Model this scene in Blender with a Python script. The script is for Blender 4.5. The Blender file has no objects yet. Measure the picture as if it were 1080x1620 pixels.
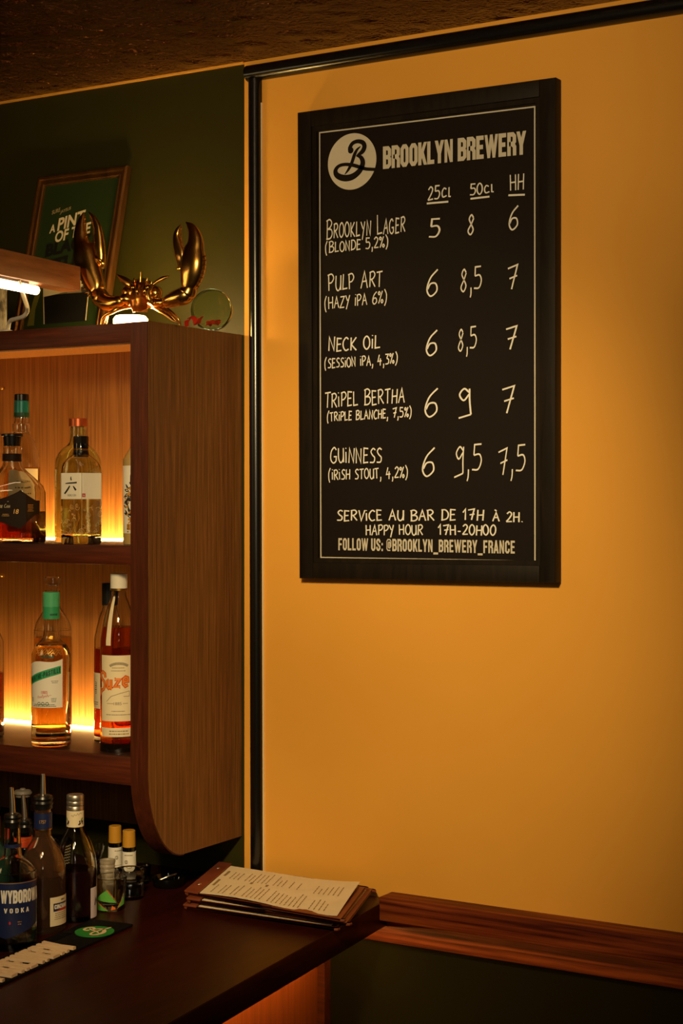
import bpy, bmesh, math, random
from mathutils import Vector, Matrix
random.seed(7)
R = math.radians
SC = bpy.context.scene
COL = SC.collection

# ------------------------------------------------------------------ camera
F = 2602.0                      # focal length in pixels of the 1080x1620 frame
PX, PY = 540.0, 788.0           # principal point
YAW = math.atan(1560.0 / F)     # camera looks left of the wall normal
CAM = Vector((0.0, -2.73, 1.78))
FWD = Vector((-math.sin(YAW), math.cos(YAW), 0))
RGT = Vector((math.cos(YAW), math.sin(YAW), 0))
UP = Vector((0, 0, 1))
cam_d = bpy.data.cameras.new('camera')
cam = bpy.data.objects.new('camera', cam_d)
COL.objects.link(cam)
cam.location = CAM
cam.rotation_euler = (R(90), 0, YAW)
cam_d.sensor_fit = 'VERTICAL'
cam_d.sensor_height = 36.0
cam_d.sensor_width = 24.0
cam_d.lens = F / 1620.0 * 36.0
cam_d.shift_y = -(810.0 - PY) / 1620.0
cam_d.clip_start = 0.05
SC.camera = cam

# ------------------------------------------------------------------ view, world, lights
SC.view_settings.view_transform = 'Standard'
SC.view_settings.look = 'None'
SC.view_settings.exposure = 0.0
SC.view_settings.gamma = 1.0
SC.view_settings.use_curve_mapping = False
try:
    SC.cycles.use_denoising = True
    SC.cycles.max_bounces = 36
    SC.cycles.transmission_bounces = 32
    SC.cycles.transparent_max_bounces = 16
    SC.cycles.glossy_bounces = 5
    SC.cycles.diffuse_bounces = 3
    SC.cycles.sample_clamp_indirect = 4.0
    SC.cycles.blur_glossy = 0.5
except Exception:
    pass
WARM = (1.0, 0.70, 0.33)
world = bpy.data.worlds.new('room_ambience')
SC.world = world
world.use_nodes = True
wb = world.node_tree.nodes['Background']
wb.inputs[0].default_value = (1.0, 0.62, 0.28, 1)
wb.inputs[1].default_value = 0.006

def light(name, kind, loc, target, power, color=WARM, **kw):
    d = bpy.data.lights.new(name, kind)
    d.energy = power
    d.color = color
    for k, v in kw.items():
        setattr(d, k, v)
    o = bpy.data.objects.new(name, d)
    COL.objects.link(o)
    o.location = loc
    o.rotation_euler = (Vector(target) - Vector(loc)).to_track_quat('-Z', 'Y').to_euler()
    return o

# spot and ceiling lamps of the bar room (above and behind the viewer), plus two added fill lights
light('wall_spot', 'SPOT', (-0.85, -1.80, 2.35), (-1.60, 0, 1.47), 132, spot_size=R(50), spot_blend=1.0, shadow_soft_size=0.09, color=(1.0, 0.72, 0.34))
light('upper_spot', 'SPOT', (-0.85, -1.85, 2.30), (-1.60, 0, 2.48), 66, spot_size=R(60), spot_blend=1.0, shadow_soft_size=0.09, color=(1.0, 0.72, 0.36))
light('ceiling_lamp', 'AREA', (-0.9, -2.5, 2.55), (-1.6, -0.3, 1.0), 2.2, shape='DISK', size=0.35, color=(1.0, 0.68, 0.30))
light('brass_fill', 'POINT', (-2.60, -1.20, 1.98), (-2.60, -1.20, 0), 4.0, shadow_soft_size=0.16, color=(1.0, 0.68, 0.30))  # added unseen fill, gives the brass and bottles something bright to reflect
light('counter_fill_spot', 'SPOT', (-0.75, -2.35, 2.45), (-2.02, -0.55, 1.10), 84, spot_size=R(27), spot_blend=0.9, shadow_soft_size=0.06, color=(1.0, 0.74, 0.40))  # added unseen spot that brightens the bottles and mat on the counter
light('street_window', 'AREA', (0.35, -3.2, 2.0), (-1.9, -0.6, 1.1), 2.6, color=(1.0, 0.88, 0.70), shape='RECTANGLE', size=0.13, size_y=0.55)

# ------------------------------------------------------------------ projection helpers
def ray(px, py):
    return FWD + RGT * ((px - PX) / F) + UP * ((PY - py) / F)
def P(px, py, X=None, Y=None, Z=None):
    d = ray(px, py)
    if X is not None: t = (X - CAM.x) / d.x
    elif Y is not None: t = (Y - CAM.y) / d.y
    else: t = (Z - CAM.z) / d.z
    return CAM + d * t

# ------------------------------------------------------------------ materials
def lin(c):
    return tuple(((v / 255) / 12.92 if v / 255 <= 0.04045 else ((v / 255 + 0.055) / 1.055) ** 2.4) for v in c[:3])
MATS = {}
def mat(name, col, rough=0.5, metal=0.0, trans=0.0, ior=1.5, emit=None, strength=0.0, coat=0.0, spec=None, alpha=None):
    if name in MATS: return MATS[name]
    m = bpy.data.materials.new(name)
    m.use_nodes = True
    b = m.node_tree.nodes['Principled BSDF']
    b.inputs['Base Color'].default_value = (*lin(col), 1)
    b.inputs['Roughness'].default_value = rough
    b.inputs['Metallic'].default_value = metal
    b.inputs['IOR'].default_value = ior
    b.inputs['Transmission Weight'].default_value = trans
    b.inputs['Coat Weight'].default_value = coat
    if spec is not None: b.inputs['Specular IOR Level'].default_value = spec
    if emit is not None:
        b.inputs['Emission Color'].default_value = (*emit, 1)
        b.inputs['Emission Strength'].default_value = strength
    MATS[name] = m
    return m
def noise_mat(name, stops, scale=(1, 1, 1), detail=6, nscale=1.0, rough=0.5, bump=0.0, bumpdist=0.002, metal=0.0, coat=0.0, distortion=0.0, rot=(0, 0, 0), nrough=0.6, spec=None):
    m = mat(name, (128, 128, 128), rough, metal, coat=coat, spec=spec)
    nt = m.node_tree; N = nt.nodes; L = nt.links
    b = N['Principled BSDF']
    tc = N.new('ShaderNodeTexCoord'); mp = N.new('ShaderNodeMapping')
    mp.inputs['Scale'].default_value = scale
    mp.inputs['Rotation'].default_value = rot
    nz = N.new('ShaderNodeTexNoise')
    nz.inputs['Scale'].default_value = nscale
    nz.inputs['Detail'].default_value = detail
    nz.inputs['Roughness'].default_value = nrough
    nz.inputs['Distortion'].default_value = distortion
    cr = N.new('ShaderNodeValToRGB')
    el = cr.color_ramp.elements
    while len(el) < len(stops): el.new(0.5)
    for e, (p, c) in zip(el, stops):
        e.position = p; e.color = (*lin(c), 1)
    L.new(tc.outputs['Object'], mp.inputs['Vector'])
    L.new(mp.outputs['Vector'], nz.inputs['Vector'])
    L.new(nz.outputs['Fac'], cr.inputs['Fac'])
    L.new(cr.outputs['Color'], b.inputs['Base Color'])
    if bump:
        bp = N.new('ShaderNodeBump')
        bp.inputs['Strength'].default_value = bump
        bp.inputs['Distance'].default_value = bumpdist
        L.new(nz.outputs['Fac'], bp.inputs['Height'])
        L.new(bp.outputs['Normal'], b.inputs['Normal'])
    return m

M_wall = noise_mat('ochre_wall_paint', [(0.3, (228, 163, 63)), (0.7, (233, 168, 68))], nscale=3.0, rough=0.62, bump=0.08, bumpdist=0.004, detail=3, spec=0.25)
M_green = noise_mat('dark_green_wall_paint', [(0.3, (45, 42, 8)), (0.7, (48, 45, 9))], nscale=2.0, rough=0.5, spec=0.3)
M_lowgreen = noise_mat('dark_green_dado_paint', [(0.3, (26, 23, 7)), (0.7, (29, 26, 8))], nscale=2.0, rough=0.75, spec=0.05)
M_veneer = noise_mat('walnut_veneer_upright', [(0.28, (66, 40, 18)), (0.5, (100, 63, 31)), (0.72, (132, 86, 46))], scale=(230, 230, 6), rough=0.42, bump=0.15, bumpdist=0.0006, detail=5)
M_back = noise_mat('oak_veneer_back', [(0.28, (120, 74, 30)), (0.5, (158, 101, 45)), (0.72, (186, 124, 62))], scale=(190, 190, 4), rough=0.4, bump=0.15, bumpdist=0.0006, detail=5)
M_lip = noise_mat('walnut_lipping', [(0.3, (58, 22, 10)), (0.55, (78, 32, 14)), (0.75, (96, 42, 19))], scale=(9, 120, 150), rough=0.5, detail=5, spec=0.2)
M_upright = noise_mat('walnut_lipping_upright', [(0.3, (58, 24, 11)), (0.55, (76, 33, 15)), (0.75, (94, 44, 20))], scale=(150, 120, 9), rough=0.5, detail=5, spec=0.2)
M_counter = noise_mat('mahogany_counter', [(0.3, (38, 9, 5)), (0.55, (50, 13, 7)), (0.75, (62, 19, 10))], scale=(70, 5, 70), rough=0.36, detail=6, spec=0.14)
M_rail = noise_mat('oak_rail', [(0.36, (66, 20, 7)), (0.5, (112, 47, 19)), (0.64, (142, 68, 28))], scale=(3.5, 150, 110), rough=0.55, spec=0.2, bump=0.25, bumpdist=0.001, detail=8, distortion=0.35)
M_beam = noise_mat('oak_lamp_beam', [(0.3, (128, 76, 40)), (0.55, (160, 100, 56)), (0.75, (180, 116, 66))], scale=(60, 6, 90), rough=0.5, detail=5)
M_panel = noise_mat('bar_front_veneer', [(0.3, (104, 44, 15)), (0.6, (134, 62, 23))], scale=(90, 90, 4), rough=0.45)
M_blackwood = noise_mat('black_stained_wood', [(0.3, (17, 12, 8)), (0.7, (32, 24, 15))], scale=(70, 70, 7), rough=0.55, bump=0.3, bumpdist=0.001, distortion=0.8, spec=0.16)
M_slate = noise_mat('black_board_panel', [(0.3, (21, 14, 11)), (0.7, (24, 17, 13))], nscale=90, rough=0.6, spec=0.15)
M_moulding = mat('black_gloss_moulding', (16, 15, 14), 0.22, spec=0.6)
M_cream = mat('cream_edge', (238, 215, 170), 0.6)
M_ink = mat('white_chalk_ink', (226, 224, 218), 0.6)
M_print = mat('printed_cream', (200, 194, 180), 0.6)
M_black = mat('black_matt', (14, 13, 12), 0.55)
M_blackgloss = mat('black_plastic', (14, 13, 13), 0.25)
M_rubber = mat('black_rubber', (11, 10, 10), 0.75, spec=0.12)
M_led = mat('warm_led_strip', (255, 220, 160), 0.5, emit=(1.0, 0.60, 0.17), strength=95)
M_ledbar = mat('bar_led_strip', (255, 220, 160), 0.5, emit=(1.0, 0.58, 0.12), strength=46)
M_puck = mat('puck_light_diffuser', (255, 230, 180), 0.5, emit=(1.0, 0.66, 0.20), strength=125)
M_tube = mat('lamp_tube', (255, 240, 220), 0.5, emit=(1.0, 0.72, 0.40), strength=9)
M_brass = noise_mat('polished_brass', [(0.3, (190, 140, 62)), (0.7, (226, 180, 98))], nscale=18, rough=0.22, metal=1.0, detail=4, bump=0.12, bumpdist=0.002)
M_brassplain = mat('brass_pin', (200, 156, 80), 0.3, 1.0)
M_goldframe = noise_mat('bronzed_gilt_frame', [(0.3, (96, 62, 28)), (0.7, (140, 94, 44))], scale=(40, 40, 6), rough=0.35, metal=0.75)
M_darkframe = mat('dark_frame_wood', (40, 22, 12), 0.4)
M_poster = mat('green_poster', (36, 52, 18), 0.5)
M_white = mat('white_enamel', (226, 218, 204), 0.35)
M_steel = mat('polished_steel', (224, 216, 204), 0.32, 1.0)
M_silver = mat('brushed_silver', (196, 186, 170), 0.34, 0.9)
M_glass = mat('clear_glass', (250, 250, 245), 0.0, 0, 1.0, 1.47)
M_glassgreen = mat('green_tinted_glass', (228, 240, 205), 0.0, 0, 1.0, 1.47)
M_glassblack = mat('black_glass', (10, 10, 9), 0.08, 0, 0, 1.5, spec=0.6)
def liquid(name, c): return mat(name, c, 0.0, 0, 1.0, 1.34)
M_paper = noise_mat('menu_paper', [(0.3, (226, 208, 170)), (0.7, (236, 220, 186))], nscale=12, rough=0.8)
M_labelwhite = mat('white_label_paper', (232, 226, 212), 0.6)
M_labelcream = mat('cream_label_paper', (228, 212, 176), 0.6)
M_grey = noise_mat('grey_mottled', [(0.35, (70, 66, 60)), (0.5, (150, 144, 134)), (0.65, (190, 184, 172))], nscale=45, rough=0.7, scale=(1, 1, 0.5))
M_leather = noise_mat('brown_menu_board', [(0.3, (108, 50, 28)), (0.7, (134, 66, 38))], nscale=14, rough=0.5)

def ceiling_material():
    m = mat('embossed_ceiling', (84, 44, 17), 0.2, 0.8)
    nt = m.node_tree; N = nt.nodes; L = nt.links
    b = N['Principled BSDF']
    tc = N.new('ShaderNodeTexCoord'); mp = N.new('ShaderNodeMapping')
    mp.inputs['Rotation'].default_value = (0, 0, R(18))
    mp.inputs['Scale'].default_value = (1.0, 1.0, 1)
    v = N.new('ShaderNodeTexVoronoi'); v.inputs['Scale'].default_value = 13
    v.feature = 'F1'
    w = N.new('ShaderNodeMapRange'); w.inputs['From Min'].default_value = 0.10; w.inputs['From Max'].default_value = 0.46
    w.inputs['To Min'].default_value = 1.0; w.inputs['To Max'].default_value = 0.0
    n = N.new('ShaderNodeTexNoise'); n.inputs['Scale'].default_value = 48; n.inputs['Detail'].default_value = 4; n.inputs['Distortion'].default_value = 1.5
    ma = N.new('ShaderNodeMath'); ma.operation = 'MULTIPLY_ADD'; ma.inputs[1].default_value = 0.9
    bp = N.new('ShaderNodeBump'); bp.inputs['Strength'].default_value = 1.0; bp.inputs['Distance'].default_value = 0.03
    L.new(tc.outputs['Object'], mp.inputs['Vector'])
    L.new(mp.outputs['Vector'], v.inputs['Vector']); L.new(mp.outputs['Vector'], n.inputs['Vector'])
    L.new(v.outputs['Distance'], w.inputs['Value'])
    L.new(n.outputs['Fac'], ma.inputs[0]); L.new(w.outputs['Result'], ma.inputs[2])
    L.new(ma.outputs[0], bp.inputs['Height']); L.new(bp.outputs['Normal'], b.inputs['Normal'])
    return m
M_ceiling = ceiling_material()

# ------------------------------------------------------------------ mesh helpers
def finish(bm, sharp=38):
    bmesh.ops.remove_doubles(bm, verts=bm.verts, dist=1e-6)
    for f in bm.faces: f.smooth = True
    lim = R(sharp)
    for e in bm.edges:
        if len(e.link_faces) == 2:
            if e.calc_face_angle(0) > lim: e.smooth = False
        else: e.smooth = False
def obj(name, bm, m, parent=None, off=None, sharp=38, normals=True):
    if off is not None: bmesh.ops.translate(bm, vec=-Vector(off), verts=bm.verts)
    if normals: bmesh.ops.recalc_face_normals(bm, faces=bm.faces)
    finish(bm, sharp)
    me = bpy.data.meshes.new(name)
    bm.to_mesh(me); bm.free()
    if m is not None: me.materials.append(m)
    o = bpy.data.objects.new(name, me)
    COL.objects.link(o)
    if parent is not None: o.parent = parent
    return o
def ink(name, bm, m, parent=None, off=None):
    """flat lettering: consistent normals, flat shading"""
    if off is not None: bmesh.ops.translate(bm, vec=-Vector(off), verts=bm.verts)
    me = bpy.data.meshes.new(name)
    bm.to_mesh(me); bm.free()
    if m is not None: me.materials.append(m)
    o = bpy.data.objects.new(name, me)
    COL.objects.link(o)
    if parent is not None: o.parent = parent
    return o
def tag(o, label, cat, group=None, kind=None):
    o['label'] = label; o['category'] = cat
    if group: o['group'] = group
    if kind: o['kind'] = kind
    return o
def thing(name, label, cat, loc=(0, 0, 0), rz=0.0, group=None):
    o = bpy.data.objects.new(name, None)
    o.empty_display_size = 0.05
    COL.objects.link(o)
    o.location = loc; o.rotation_euler = (0, 0, rz)
    return tag(o, label, cat, group)
def struct(name, bm, m, parent=None):
    o = obj(name, bm, m, parent)
    if parent is None: o['kind'] = 'structure'
    return o
def box(bm, x0, x1, y0, y1, z0, z1, bev=0.0, M=None):
    vs = [bm.verts.new((x, y, z)) for x in (x0, x1) for y in (y0, y1) for z in (z0, z1)]
    idx = [(0, 1, 3, 2), (4, 6, 7, 5), (0, 4, 5, 1), (2, 3, 7, 6), (0, 2, 6, 4), (1, 5, 7, 3)]
    fs = [bm.faces.new([vs[i] for i in q]) for q in idx]
    if bev:
        es = set(e for f in fs for e in f.edges)
        r = bmesh.ops.bevel(bm, geom=list(es), offset=bev, segments=2, affect='EDGES', profile=0.5)
        vs = list(set(v for f in r['faces'] for v in f.verts) | set(v for v in vs if v.is_valid))
    if M is not None: bmesh.ops.transform(bm, matrix=M, verts=[v for v in vs if v.is_valid])
    return bm
def newbox(*a, **k):
    return box(bmesh.new(), *a, **k)
def prism(bm, pts, vec, bev=0.0, bseg=2):
    """pts: list of 3D points (planar polygon), extruded by vec"""
    a = [bm.verts.new(p) for p in pts]
    b = [bm.verts.new(Vector(p) + Vector(vec)) for p in pts]
    n = len(pts)
    fs = [bm.faces.new(a), bm.faces.new(b[::-1])]
    for i in range(n):
        fs.append(bm.faces.new((a[i], b[i], b[(i + 1) % n], a[(i + 1) % n])))
    if bev:
        es = list(set(e for f in fs[:2] for e in f.edges))
        bmesh.ops.bevel(bm, geom=es, offset=bev, segments=bseg, affect='EDGES', profile=0.5)
    return bm
def lathe(bm, prof, n=40, shape=None, center=(0, 0)):
    """prof: (r, z[, w]); shape(th) = radius factor, blended by w"""
    rings = []
    for p in prof:
        r, z = p[0], p[1]; w = p[2] if len(p) > 2 else 0.0
        if r < 1e-6:
            rings.append([bm.verts.new((center[0], center[1], z))]); continue
        ring = []
        for k in range(n):
            th = 2 * math.pi * k / n
            fx = fy = 1.0
            if shape and w:
                s = shape(th)
                fx, fy = (s if isinstance(s, tuple) else (s, s))
                fx = 1 + (fx - 1) * w; fy = 1 + (fy - 1) * w
            ring.append(bm.verts.new((center[0] + r * fx * math.sin(th), center[1] - r * fy * math.cos(th), z)))
        rings.append(ring)
    for a, b in zip(rings, rings[1:]):
        if len(a) == 1 and len(b) == 1: continue
        for k in range(n):
            k2 = (k + 1) % n
            if len(a) == 1: bm.faces.new((a[0], b[k], b[k2]))
            elif len(b) == 1: bm.faces.new((a[k], b[0], a[k2]))
            else: bm.faces.new((a[k], b[k], b[k2], a[k2]))
    return bm
def catmull(pts, sub=6, closed=False):
    out = []
    n = len(pts)
    rng = range(n if closed else n - 1)
    for i in rng:
        if closed:
            p0, p1, p2, p3 = pts[(i - 1) % n], pts[i], pts[(i + 1) % n], pts[(i + 2) % n]
        else:
            p1, p2 = pts[i], pts[i + 1]
            p0 = pts[i - 1] if i > 0 else tuple(2 * a - b for a, b in zip(p1, p2))
            p3 = pts[i + 2] if i + 2 < n else tuple(2 * a - b for a, b in zip(p2, p1))
        for s in range(sub):
            t = s / sub
            out.append(tuple(0.5 * (2 * b + (c - a) * t + (2 * a - 5 * b + 4 * c - d) * t * t + (3 * b - a - 3 * c + d) * t ** 3) for a, b, c, d in zip(p0, p1, p2, p3)))
    if not closed: out.append(tuple(pts[-1]))
    return out
def sweep(bm, pts, n=14, sub=5, flat=1.0, ref=(0, 1, 0), smooth=True):
    """pts: (x,y,z,r[,flat]) tube with changing radius; flat squeezes along ref"""
    pts = [tuple(p) if len(p) == 5 else tuple(p) + (flat,) for p in pts]
    if smooth: pts = catmull(pts, sub)
    rings = []
    m = len(pts)
    for i, p in enumerate(pts):
        c = Vector(p[:3])
        d = Vector(pts[min(i + 1, m - 1)][:3]) - Vector(pts[max(i - 1, 0)][:3])
        if d.length < 1e-9: d = Vector((0, 0, 1))
        d.normalize()
        b = Vector(ref) - d * Vector(ref).dot(d)
        if b.length < 1e-4: b = Vector((1, 0, 0.01)) - d * Vector((1, 0, 0.01)).dot(d)
        b.normalize(); a = d.cross(b)
        r = max(p[3], 1e-5)
        rings.append([bm.verts.new(c + a * (r * math.cos(2 * math.pi * k / n)) + b * (r * p[4] * math.sin(2 * math.pi * k / n))) for k in range(n)])
    for A, B in zip(rings, rings[1:]):
        for k in range(n):
            bm.faces.new((A[k], A[(k + 1) % n], B[(k + 1) % n], B[k]))
    bm.faces.new(rings[0][::-1]); bm.faces.new(rings[-1])
    return bm
def ball(bm, c, r, seg=10, scale=(1, 1, 1)):
    M = Matrix.Translation(Vector(c)) @ Matrix.Diagonal((*[r * s for s in scale], 1))
    bmesh.ops.create_uvsphere(bm, u_segments=seg, v_segments=max(6, seg * 2 // 3), radius=1.0, matrix=M)
    return bm

# ------------------------------------------------------------------ lettering: strokes -> flat shapes [(verts2d, faces)]
def ribbon(pts, w, closed=False):
    """pts (x,y[,w]); returns verts, faces"""
    q = []
    for p in pts:
        if not q or (abs(p[0] - q[-1][0]) + abs(p[1] - q[-1][1])) > 1e-7: q.append(p)
    n = len(q)
    V = []
    for i in range(n):
        p = Vector(q[i][:2]); ww = q[i][2] if len(q[i]) > 2 else w
        a = Vector(q[(i - 1) % n][:2]) if (closed or i > 0) else None
        b = Vector(q[(i + 1) % n][:2]) if (closed or i < n - 1) else None
        if a is None: a = p - (b - p)
        if b is None: b = p + (p - a)
        d1 = (p - a).normalized(); d2 = (b - p).normalized()
        n1 = Vector((-d1.y, d1.x)); n2 = Vector((-d2.y, d2.x))
        mm = n1 + n2
        if mm.length < 0.2: mm = n1
        mm.normalize()
        k = ww / 2 / max(0.42, mm.dot(n1))
        V.append(tuple(p + mm * k)); V.append(tuple(p - mm * k))
    Fc = []
    for i in range(n if closed else n - 1):
        j = (i + 1) % n
        Fc.append((2 * i, 2 * j, 2 * j + 1, 2 * i + 1))
    return V, Fc
def merge(shapes):
    V, Fc = [], []
    for v, f in shapes:
        o = len(V); V += v; Fc += [tuple(i + o for i in q) for q in f]
    return V, Fc
def fit(shape, w=None, h=None, cx=0, cy=0, shear=0.0):
    V, Fc = shape
    x0 = min(v[0] for v in V); x1 = max(v[0] for v in V); y0 = min(v[1] for v in V); y1 = max(v[1] for v in V)
    sx = w / (x1 - x0) if w else None; sy = h / (y1 - y0) if h else None
    if sx is None: sx = sy
    if sy is None: sy = sx
    return [((v[0] - (x0 + x1) / 2) * sx + cx + shear * (v[1] - (y0 + y1) / 2) * sy, (v[1] - (y0 + y1) / 2) * sy + cy) for v in V], Fc
def ftext(s, bold=0.0):
    cu = bpy.data.curves.new('lettering_tmp', 'FONT')
    cu.body = s; cu.size = 1.0; cu.offset = bold; cu.resolution_u = 3
    o = bpy.data.objects.new('lettering_tmp', cu)
    COL.objects.link(o)
    dg = bpy.context.evaluated_depsgraph_get()
    me = bpy.data.meshes.new_from_object(o.evaluated_get(dg))
    V = [(v.co.x, v.co.y) for v in me.vertices]; Fc = [tuple(p.vertices) for p in me.polygons]
    bpy.data.objects.remove(o); bpy.data.curves.remove(cu); bpy.data.meshes.remove(me)
    return V, Fc
def islands(shape):
    V, Fc = shape
    par = list(range(len(V)))
    def find(i):
        while par[i] != i:
            par[i] = par[par[i]]; i = par[i]
        return i
    for q in Fc:
        for i in q[1:]: par[find(i)] = find(q[0])
    ids = {}
    return [ids.setdefault(find(i), len(ids)) for i in range(len(V))]
def put(bm, shape, fn, lift=2.5e-5):
    """flat shapes on a surface; overlapping strokes are stacked a hair apart like layers of ink"""
    V, Fc = shape
    isl = islands(shape)
    pos = [Vector(fn(*v)) for v in V]
    nrm = {}
    for q in Fc:
        k = isl[q[0]]
        if k in nrm: continue
        ar = sum(V[q[i]][0] * V[q[(i + 1) % len(q)]][1] - V[q[(i + 1) % len(q)]][0] * V[q[i]][1] for i in range(len(q)))
        n = (pos[q[1]] - pos[q[0]]).cross(pos[q[2]] - pos[q[0]])
        if n.length > 1e-14: nrm[k] = n.normalized() * (1 if ar > 0 else -1)
    vs = [bm.verts.new(p + nrm.get(isl[i], Vector()) * (lift * (isl[i] % 5))) for i, p in enumerate(pos)]
    for q in Fc:
        ar = sum(V[q[i]][0] * V[q[(i + 1) % len(q)]][1] - V[q[(i + 1) % len(q)]][0] * V[q[i]][1] for i in range(len(q)))
        if abs(ar) < 1e-14: continue
        if ar < 0: q = tuple(reversed(q))
        try: bm.faces.new([vs[i] for i in q])
        except ValueError: pass
    return bm

def _s(t, closed=False):
    return ([tuple(float(a) for a in p.split(',')) for p in t.split()], closed)
# heavy condensed block capitals on a 5 x 10 cell
BLK = {
 'A': (5, ['0.7,-0.6 2.6,10.6', '4.3,-0.6 2.4,10.6', '1.5,2.7 3.5,2.7']),
 'B': (5, ['c1,5.1 1,9.1 3.1,9.1 4,8.2 4,6 3.2,5.1', 'c1,0.9 1,5.1 3.2,5.1 4.1,4.2 4.1,1.8 3.2,0.9']),
 'C': (5, ['4,6.6 4,7.9 3.1,9.1 1.9,9.1 1,7.9 1,2.1 1.9,0.9 3.1,0.9 4,2.1 4,3.6']),
 'D': (5, ['c1,0.9 1,9.1 3,9.1 4,7.9 4,2.1 3,0.9']),
 'E': (4.6, ['4.3,9.1 1,9.1 1,0.9 4.3,0.9', '1,5.1 3.9,5.1']),
 'F': (4.5, ['4.3,9.1 1,9.1 1,0', '1,4.9 3.9,4.9']),
 'G': (5, ['4,6.9 4,7.9 3.1,9.1 1.9,9.1 1,7.9 1,2.1 1.9,0.9 4,0.9 4,4.4 2.6,4.4']),
 'H': (5, ['1,0 1,10', '4,0 4,10', '1,5 4,5']),
 'I': (2, ['1,0 1,10']),
 'K': (5, ['1,0 1,10', '1.1,2.8 4.3,10.6', '2.2,6.0 4.3,-0.6']),
 'L': (4.4, ['1,10 1,0.9 4.2,0.9']),
 'M': (6.6, ['1,0 1,10', '5.6,0 5.6,10', '1.2,10 3.3,2.2 5.4,10']),
 'N': (5.2, ['1,0 1,10', '4.2,0 4.2,10', '1.1,10.6 4.1,-0.6']),
 'O': (5, ['c1,2.1 1,7.9 1.9,9.1 3.1,9.1 4,7.9 4,2.1 3.1,0.9 1.9,0.9']),
 'P': (5, ['1,0 1,9.1 3.1,9.1 4,8.2 4,5.4 3.1,4.5 1,4.5']),
 'R': (5, ['1,0 1,9.1 3.1,9.1 4,8.2 4,6 3.1,5.0 1,5.0', '2.6,5.2 4.1,3.8','4.1,4.2 4.1,0']),
 'S': (5, ['4,6.7 4,7.9 3.1,9.1 1.9,9.1 1,7.9 1,6.6 1.9,5.5 3.2,4.5 4,3.4 4,2.1 3.1,0.9 1.9,0.9 1,2.1 1,3.4']),
 'T': (4.8, ['2.4,0 2.4,9.1', '0.2,9.1 4.6,9.1']),
 'U': (5, ['1,10 1,2.1 1.9,0.9 3.1,0.9 4,2.1 4,10']),
 'V': (5, ['0.7,10.6 2.6,-0.6', '4.3,10.6 2.4,-0.6']),
 'W': (7.4, ['0.7,10.6 2.3,-0.6','2.2,-0.6 3.75,10.6','3.65,10.6 5.2,-0.6','5.1,-0.6 6.7,10.6']),
 'Y': (5, ['0.7,10.6 2.6,3.8', '4.3,10.6 2.4,3.8', '2.5,0 2.5,5']),
 'Z': (4.8, ['0.5,9.1 4,9.1 0.9,0.9 4.4,0.9']),
 '-': (3, ['0.4,4.6 2.6,4.6']), '_': (5, ['0,-1.0 5,-1.0']), ':': (2.4, ['1.2,0 1.2,1.9', '1.2,4.6 1.2,6.5']),
 '@': (6, ['4.1,2.6 4.1,6.8 3.2,7.4 2.6,6.8 2.6,3.2 3.2,2.6 4.4,2.8 5.2,4 5.2,8 4.2,9.3 2.0,9.3 0.9,8 0.9,2 2,0.7 4.6,0.7']),
 ' ': (2.0, []),
}
def block(s, stroke=1.9, gap=0.35):
    sh = []; x = 0
    for ch in s:
        w, strokes = BLK[ch]
        for st in strokes:
            cl = st[0] == 'c'
            pts, _ = _s(st[1:] if cl else st)
            sw = stroke * (0.62 if ch == '@' else (0.82 if ch in 'WMN' else 1))
            V, Fc = ribbon(pts, sw, cl)
            lo, hi = (-2, 10) if ch == '_' else (0, 10)
            V = [(v[0] + x, min(hi, max(lo, v[1]))) for v in V]
            sh.append((V, Fc))
        x += w + gap
    return merge(sh)
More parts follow.
